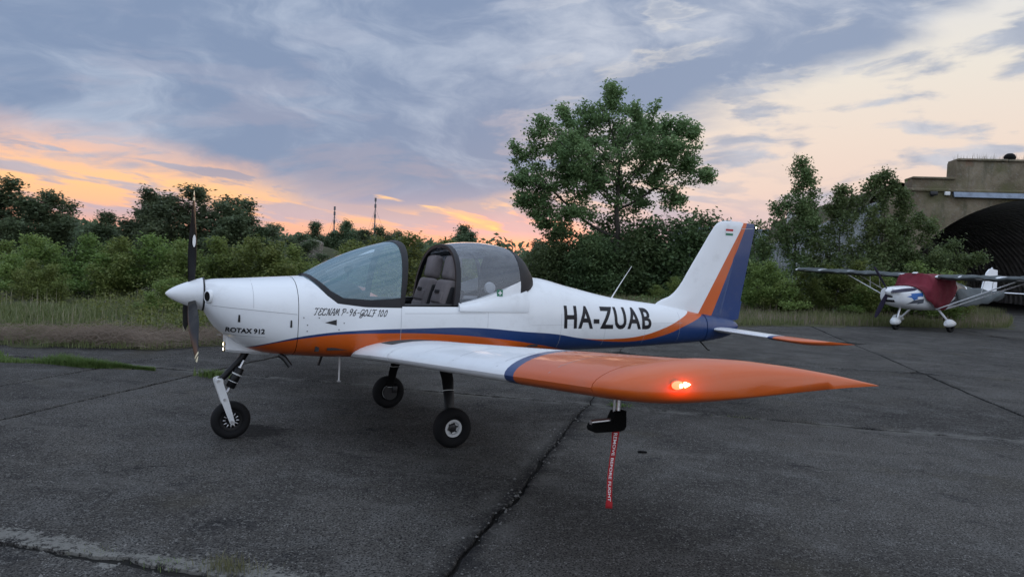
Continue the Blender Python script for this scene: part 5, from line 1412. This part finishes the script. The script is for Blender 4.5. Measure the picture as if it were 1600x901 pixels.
for k, (x, y, s, lab) in enumerate(L1): shrub(k, x, y, s, lab, 'front thicket of shrubs')
L2 = [(9.6, 27.6, 1.15, 'green shrub showing right of the rudder'), (10.6, 27.0, .9, 'shrub at the foot of the slender sapling'), (12.4, 27.4, 1.2, 'shrub between the two saplings, above the grey wing tip'), (13.6, 26.8, 1.0, 'shrub behind the far wing of the covered aircraft'), (14.9, 27.2, 1.2, 'shrub directly behind the propeller of the covered aircraft'), (16.6, 28.0, 1.05, 'shrub behind the maroon cover, at the hangar edge'),
      (6.6, 29.5, .7, 'small pale shrub in the grass behind the tail fillet')]
for k, (x, y, s, lab) in enumerate(L2): shrub(k + 1, x, y, s, lab, 'shrubs beside the hangar')
# --- far tree line
FR = [((0, 0, 3.2, 1.2), (1.0, .2, 3.0, 1.0), (-1.0, 0, 2.9, 1.0), (.4, 0, 4.2, .8), (-.6, .2, 4.1, .7), (1.5, 0, 2.1, .9), (-1.5, .1, 2.0, .9), (0, 0, 1.4, 1.3), (-1.0, 0, .9, 1.0), (1.0, 0, .9, 1.0)),
      ((0, 0, 2.6, 1.4), (.9, 0, 3.4, .9), (-.9, .2, 3.5, .8), (0, 0, 4.4, .6), (1.6, 0, 1.9, .9), (-1.7, 0, 2.2, .8), (0, .1, 1.2, 1.3), (1.3, 0, .8, .9), (-1.3, 0, .8, .9)),
      ((0, 0, 3.6, .9), (.7, 0, 2.8, 1.0), (-.8, 0, 2.6, 1.0), (.2, 0, 4.5, .55), (-.3, .1, 1.6, 1.2), (1.0, 0, 1.3, .9), (-1.1, 0, 1.0, .9)),
      ((0, 0, 3.5, .9), (.8, 0, 3.2, .7), (-.8, .1, 3.3, .75), (.1, 0, 4.2, .6), (0, 0, 2.6, .8))]
fr = [make_tree('field_tree', (0, 0, 0), FR[i], 300, 1.2 if i < 3 else 2.0, .145, 38, .19, 'leaf_far', 100 + i, step=.28, kill=.40, tip=.016, shoots=2, ctr=(0, 0, 2)) for i in range(4)]
usedF = [True] * 4
L3 = [(0, -31.5, 45, 1.12, 1.45, 'large dark tree at the left picture edge'), (1, -28.8, 46, 1.02, 1.15, 'dark tree beside the left edge tree, with feathery top'), (2, -26.0, 47, .78, 1.2, 'lower tree between the left edge tree and the domed tree'), (1, -23.6, 48, .70, 1.1, 'low tree filling the dip left of the domed tree'), (0, -22.2, 45, 1.06, 1.25, 'left part of the big domed tree group, lighter foliage'),
      (1, -19.6, 46, 1.18, 1.45, 'tallest tree of the left horizon, behind the propeller'), (0, -17.0, 45.5, .98, 1.35, 'tree sloping down right of the propeller tip'), (2, -15.8, 46, .66, 1.2, 'small tree above the middle of the cowling'), (1, -14.0, 48, .60, 1.3, 'low round tree left of the mound'), (0, -16.5, 72, 1.0, 1.2, 'dark tree on the mound beside the left mast'), (2, -19.5, 72, .98, 1.2, 'dark tree behind the mound, left of the masts'), (1, -23.5, 72, .9, 1.3, 'dark tree behind the left flank of the mound'),
      (2, -9.3, 46, .68, 1.3, 'tree left of the tallest mast, over the windscreen'), (0, -7.9, 45, .70, 1.3, 'tree at the foot of the tallest mast'), (1, -6.6, 46, .62, 1.3, 'tree just right of the windscreen top'), (2, -5.2, 50, .55, 1.4, 'low tree over the gap between windscreen and canopy'), (3, -4.1, 60, .98, 1.1, 'lone small tree with open crown above the canopy hoop'), (2, -1.2, 58, .66, .55, 'thin wispy tree above the rear of the canopy'), (1, 1.5, 46, .64, 1.15, 'round bushy tree behind the canopy end'), (0, 3.0, 52, .62, 1.4, 'low tree behind the poplar, left side'), (2, -2.6, 62, .5, 1.5, 'low hedge tree behind the canopy top')]
for k, (v, x, y, s, w, lab) in enumerate(L3):
    place(fr[v], usedF[v], (x, y, -.1), k * 1.3, (s * w * 1.05, s * w, s * .86), lab, 'tree', 'trees along the far field edge'); usedF[v] = False

# --- a far wood closing the horizon
r = np.random.default_rng(5); C_ = []
for k in range(420):
    a = r.uniform(-.62, .62); d = r.uniform(150, 220); h = r.uniform(2.2, 5.5)
    for q in range(9): C_.append((math.sin(a) * d + r.normal(0, 1.6), math.cos(a) * d + r.normal(0, 1.6), abs(r.uniform(.1, 1) * h)))
me = leaves_mesh('distant_wood', np.array(C_), 8, .8, 1.3, 3, M['leaf_far']); o = mesh_obj('distant_wood', me); tag(o, 'far dark wood along the horizon beyond the field', 'wood', kind='stuff')

# --- grass
def blades(P, h, w, seed, bend=.35, hvar=.45):
    r = np.random.default_rng(seed); n = len(P); P = np.asarray(P)
    hh = (h * r.uniform(1 - hvar, 1 + hvar, n))[:, None]; a = r.uniform(0, 6.283, n); d = np.c_[np.cos(a), np.sin(a), np.zeros(n)]; sd = np.c_[-np.sin(a), np.cos(a), np.zeros(n)]
    lean = (bend * r.uniform(.1, 1, n))[:, None]; ww = (w * r.uniform(.6, 1.3, n))[:, None]; up = np.array([[0, 0, 1.0]])
    b = P; m = P + up * hh * .55 + d * hh * lean * .28; t = P + up * hh * (1 - lean * .25) + d * hh * lean
    V = np.stack([b - sd * ww, b + sd * ww, m + sd * ww * .7, t, m - sd * ww * .7], 1).reshape(-1, 3); k = np.arange(n)[:, None] * 5
    F = np.concatenate([k + np.array([[0, 1, 2]]), k + np.array([[0, 2, 4]]), k + np.array([[4, 2, 3]])], 0)
    return V, F
def edge_y(x): return np.interp(x, [e[0] for e in EDGE], [e[1] for e in EDGE])
def patchy(P, f, seed):
    return np.sin(P[:, 0] * f + seed) + np.sin(P[:, 1] * f * 1.3 + seed * 2) + np.sin((P[:, 0] + P[:, 1]) * f * .7 + seed * 3)
def field(name, x0, x1, dmin, dmax, n, h, w, seed, mat_, lab, power=1.6, bend=.35):
    r = np.random.default_rng(seed); x = r.uniform(x0, x1, n); d = dmin + (dmax - dmin) * r.uniform(0, 1, n) ** power
    P = np.c_[x - .35 * d, edge_y(x) + .94 * d, np.full(n, .03)]
    keep = r.uniform(-1.6, 3, n) < patchy(P, 1.1, seed) + 2.0; P = P[keep]
    V, F = blades(P, h * (.75 + .25 * np.clip(patchy(P, .8, seed + 3), -1, 1)), w, seed, bend)
    o = mesh_obj(name, np_mesh(name, V, F, mat_)); tag(o, lab, 'grass', kind='stuff'); return o
field('tall_grass', -17, 2, .35, 10, 44000, .26, .007, 31, M['grass'], 'tall grey-green grass along the left edge of the apron', bend=.9)
field('tall_grass', -17, 0, 1.6, 9, 1800, .36, .005, 32, M['straw'], 'dry seeding grass stems standing in the left verge', bend=.25)
field('verge_fringe', -17, 0, -.12, 1.4, 16000, .13, .006, 39, M['grass'], 'ragged short grass fringe creeping over the left apron edge', 1.0, .9)
field('green_undergrowth', -17, 2, .8, 9, 34000, .20, .009, 37, M['grass_green'], 'fresh green undergrowth among the left verge grass', bend=1.0)
field('meadow_grass', 1, 23, .05, 13, 60000, .30, .010, 33, M['grass'], 'dull green meadow between the right apron edge and the bushes', 1.3)
field('meadow_grass', 1, 23, .1, 11, 18000, .36, .008, 34, M['straw'], 'dry straw-coloured stems in the right meadow', 1.2)
def cover_plants(name, x0, x1, d0, d1, n, seed, m_, lab, h=.30):
    r = np.random.default_rng(seed); x = r.uniform(x0, x1, n); d = r.uniform(d0, d1, n)
    P = np.c_[x - .35 * d, edge_y(x) + .94 * d, np.zeros(n)]; k = patchy(P, .9, seed); P = P[k > -.3]; k = k[k > -.3]
    C2 = np.concatenate([P + np.c_[r.normal(0, .12, len(P)), r.normal(0, .12, len(P)), np.abs(r.normal(0, 1, len(P))) * h * (.4 + .4 * np.clip(k, 0, 2))] for _ in range(4)])
    o = mesh_obj(name, leaves_mesh(name, C2, 9, .07, .06, seed + 1, M[m_])); tag(o, lab, 'plants', kind='stuff')
cover_plants('verge_weeds', -17, 1, 1.2, 9.5, 1700, 51, 'leaf_shrub', 'low leafy weeds scattered through the left verge grass')
cover_plants('meadow_weeds', 2, 22, 3.5, 12, 900, 53, 'leaf_sap', 'low leafy weeds at the foot of the bushes on the right', .26)
# dry thatch along the left verge
r = np.random.default_rng(12); n = 6500; x = np.concatenate([r.uniform(-15, -3.6, 3000), r.normal(-5.6, .75, 2300), r.normal(-8.4, .9, 1200)]); d = np.abs(r.normal(.45, .40, n))
P = np.c_[x - .3 * d, edge_y(x) + .94 * d, r.uniform(0, .12, n)]
def straws(P, L, rise, w, seed):
    r = np.random.default_rng(seed); n = len(P); a = r.uniform(0, 6.283, n); d = np.c_[np.cos(a), np.sin(a) * .6, np.zeros(n)]; sd = np.c_[-np.sin(a) * .3, np.cos(a) * .3, np.full(n, .95)]
    ln = (L * r.uniform(.5, 1.4, n))[:, None]; hh = (rise * r.uniform(.1, 1.5, n))[:, None]; ww = (w * r.uniform(.6, 1.3, n))[:, None]; V = []
    for u, k in ((0, 0.0), (.35, .8), (.7, 1.0), (1.0, .55)): c = P + d * ln * u + np.array([[0, 0, 1.0]]) * hh * k; V += [c - sd * ww * (1 - u * .6), c + sd * ww * (1 - u * .6)]
    V = np.stack(V, 1).reshape(-1, 3); k = np.arange(n)[:, None] * 8
    return V, np.concatenate([k + np.array([[j, j + 1, j + 3, j + 2]]) for j in (0, 2, 4)], 0)
P[:, 2] += .07 * np.clip(patchy(P, 2.3, 4), 0, 2) * r.uniform(0, 1, n)
V, F = straws(P, .34, .13, .0045, 13); o = mesh_obj('dry_thatch', np_mesh('dry_thatch', V, F, M['straw'])); tag(o, 'matted dead grass lying along the left apron edge', 'dry grass', kind='stuff')
# green strip growing in the joint at the left
r = np.random.default_rng(14); n = 15000; u = r.uniform(0, 1, n) ** 1.35; x = -8.8 + (4.35) * u ** .9 ; wdt = .012 + .62 * np.clip((-4.7 - x) / 3.2, 0, 1.2) ** 1.2
y = np.interp(x, [-9, -6.5, -5.3, -4.45, -4], [9.9, 9.42, 9.28, 9.2, 9.12]) + wdt * (r.uniform(-.15, 1, n)) + .05 * np.sin(x * 5)
PJ = np.c_[x, y, np.full(n, .0)]; PJ = PJ[patchy(PJ, 4.5, 2) + r.normal(0, .8, n) > -.6]
V, F = blades(PJ, .075 + .05 * np.clip(patchy(PJ, 3.1, 6), -1, 1.5) * .6, .004, 15, bend=.9); o = mesh_obj('joint_grass', np_mesh('joint_grass', V, F, M['grass_green'])); tag(o, 'short green grass strip growing across the concrete at left', 'grass', kind='stuff')
soilP = []
xs = np.linspace(-10, -4.75, 60)
wd = .04 + .62 * np.clip((-4.7 - xs) / 3.2, 0, 1.5) ** 1.2; yb = np.interp(xs, [-10, -6.5, -5.3, -4.45], [10.1, 9.42, 9.28, 9.2]) + wob(xs, 3, .04)
V = []
for a, b, c in zip(xs, yb, wd): V += [(a, b - .06 * c, -.004), (a, b + .25 * c, .012), (a, b + .7 * c, .012), (a, b + .9 * c, -.004)]
tag(obj('soil_strip', V, grid_faces(60, 4), M['soil']), kind='structure')
# tufts and weeds in the joints
def tuft(name, x, y, rad, n, h, w, m_, lab, cat, seed, bend=.8):
    r = np.random.default_rng(seed); P = np.c_[r.normal(0, rad, n), r.normal(0, rad * .45, n), np.full(n, -.02)]
    V, F = blades(P, h, w, seed, bend); o = mesh_obj(name, np_mesh(name, V, F, M[m_])); o.location = (x, y, 0); o.rotation_euler = (0, 0, R(-12)); tag(o, lab, cat, 'weeds in the apron joints'); return o
tuft('grass_tuft', -1.34, 3.60, .085, 260, .085, .0016, 'grass', 'dry-tipped grass tuft in the near cracked joint, bottom left', 'grass tuft', 1)
tuft('grass_tuft', -1.70, 3.66, .07, 90, .035, .002, 'grass_green', 'thin green sprouts left of the near grass tuft', 'grass tuft', 2)
tuft('grass_tuft', -2.08, 3.76, .05, 80, .03, .002, 'grass_green', 'tiny green sprouts in the widest part of the near crack', 'grass tuft', 3)
tuft('weed', -3.62, 8.98, .09, 420, .10, .006, 'grass_green', 'leafy green weed in the joint left of the nose wheel', 'weed', 4, 1.0)
tuft('weed', 1.28, 8.30, .07, 150, .05, .005, 'grass_green', 'small weed in the joint under the orange wing tip', 'weed', 5, 1.0)
tuft('weed', 2.55, 7.95, .12, 120, .025, .004, 'grass', 'flat dry weed along the cross joint right of the streamer', 'weed', 6, 1.0)
# bank-top grass over the corrugated wall and parapet
r = np.random.default_rng(44); P = []
for k in range(2600):
    x = r.uniform(-8.4, .3); P.append(Hm @ Vector((x, r.uniform(1.15, 2.6), 2.1 + .47 * (x + 7.0))))
for k in range(260):
    x = r.uniform(2.6, 6.2); P.append(Hm @ Vector((x, r.uniform(.6, 1.4), 7.32)))
V, F = blades(np.array(P), .42, .010, 45, bend=.3); o = mesh_obj('bank_grass', np_mesh('bank_grass', V, F, M['straw'])); tag(o, 'dry grass growing on the earth bank above the corrugated wall', 'grass', kind='stuff')
r = np.random.default_rng(91); n = 700; k = r.integers(0, 3, n); t = r.uniform(0, 1, n)
uu = np.where(k == 0, r.normal(0, .10, n) - .2 * t, np.where(k == 1, -4.5 + 4.2 * t, r.uniform(-6, 6, n))); vv = np.where(k == 0, -5 + 5 * (1 - t), np.where(k == 1, -5.12 + r.normal(.05, .14, n), r.uniform(-5, 3, n)))
V = []; F = []
for a, b in zip(uu, vv):
    c = uv2w(a, b); s_ = .004 + .009 * r.uniform() ** 2; i0 = len(V)
    for q in ((1, 0, 0), (-1, 0, 0), (0, 1, 0), (0, -1, 0), (0, 0, .9), (0, 0, -.5)): w_ = np.array(q) * s_ * r.uniform(.6, 1.3); V.append((c[0] + w_[0], c[1] + w_[1], .004 + w_[2]))
    F += [(i0 + a_, i0 + b_, i0 + c_) for a_, b_, c_ in ((0, 2, 4), (2, 1, 4), (1, 3, 4), (3, 0, 4), (2, 0, 5), (1, 2, 5), (3, 1, 5), (0, 3, 5))]
o = obj('loose_grit', V, F, mat('grit_stone', (.17, .165, .155), .9, grime=.5), None, smooth=False); tag(o, 'loose grit and small stones scattered over the concrete joints', 'gravel', kind='stuff')
# a dark chip lying on the apron, loose stones
o = tag(bobj('debris_chip', ruin_geo(.075, .025, .012, 8), M['blackmatt']), 'small dark chip lying on the concrete right of the streamer', 'debris'); o.location = (1.18, 6.25, .004)
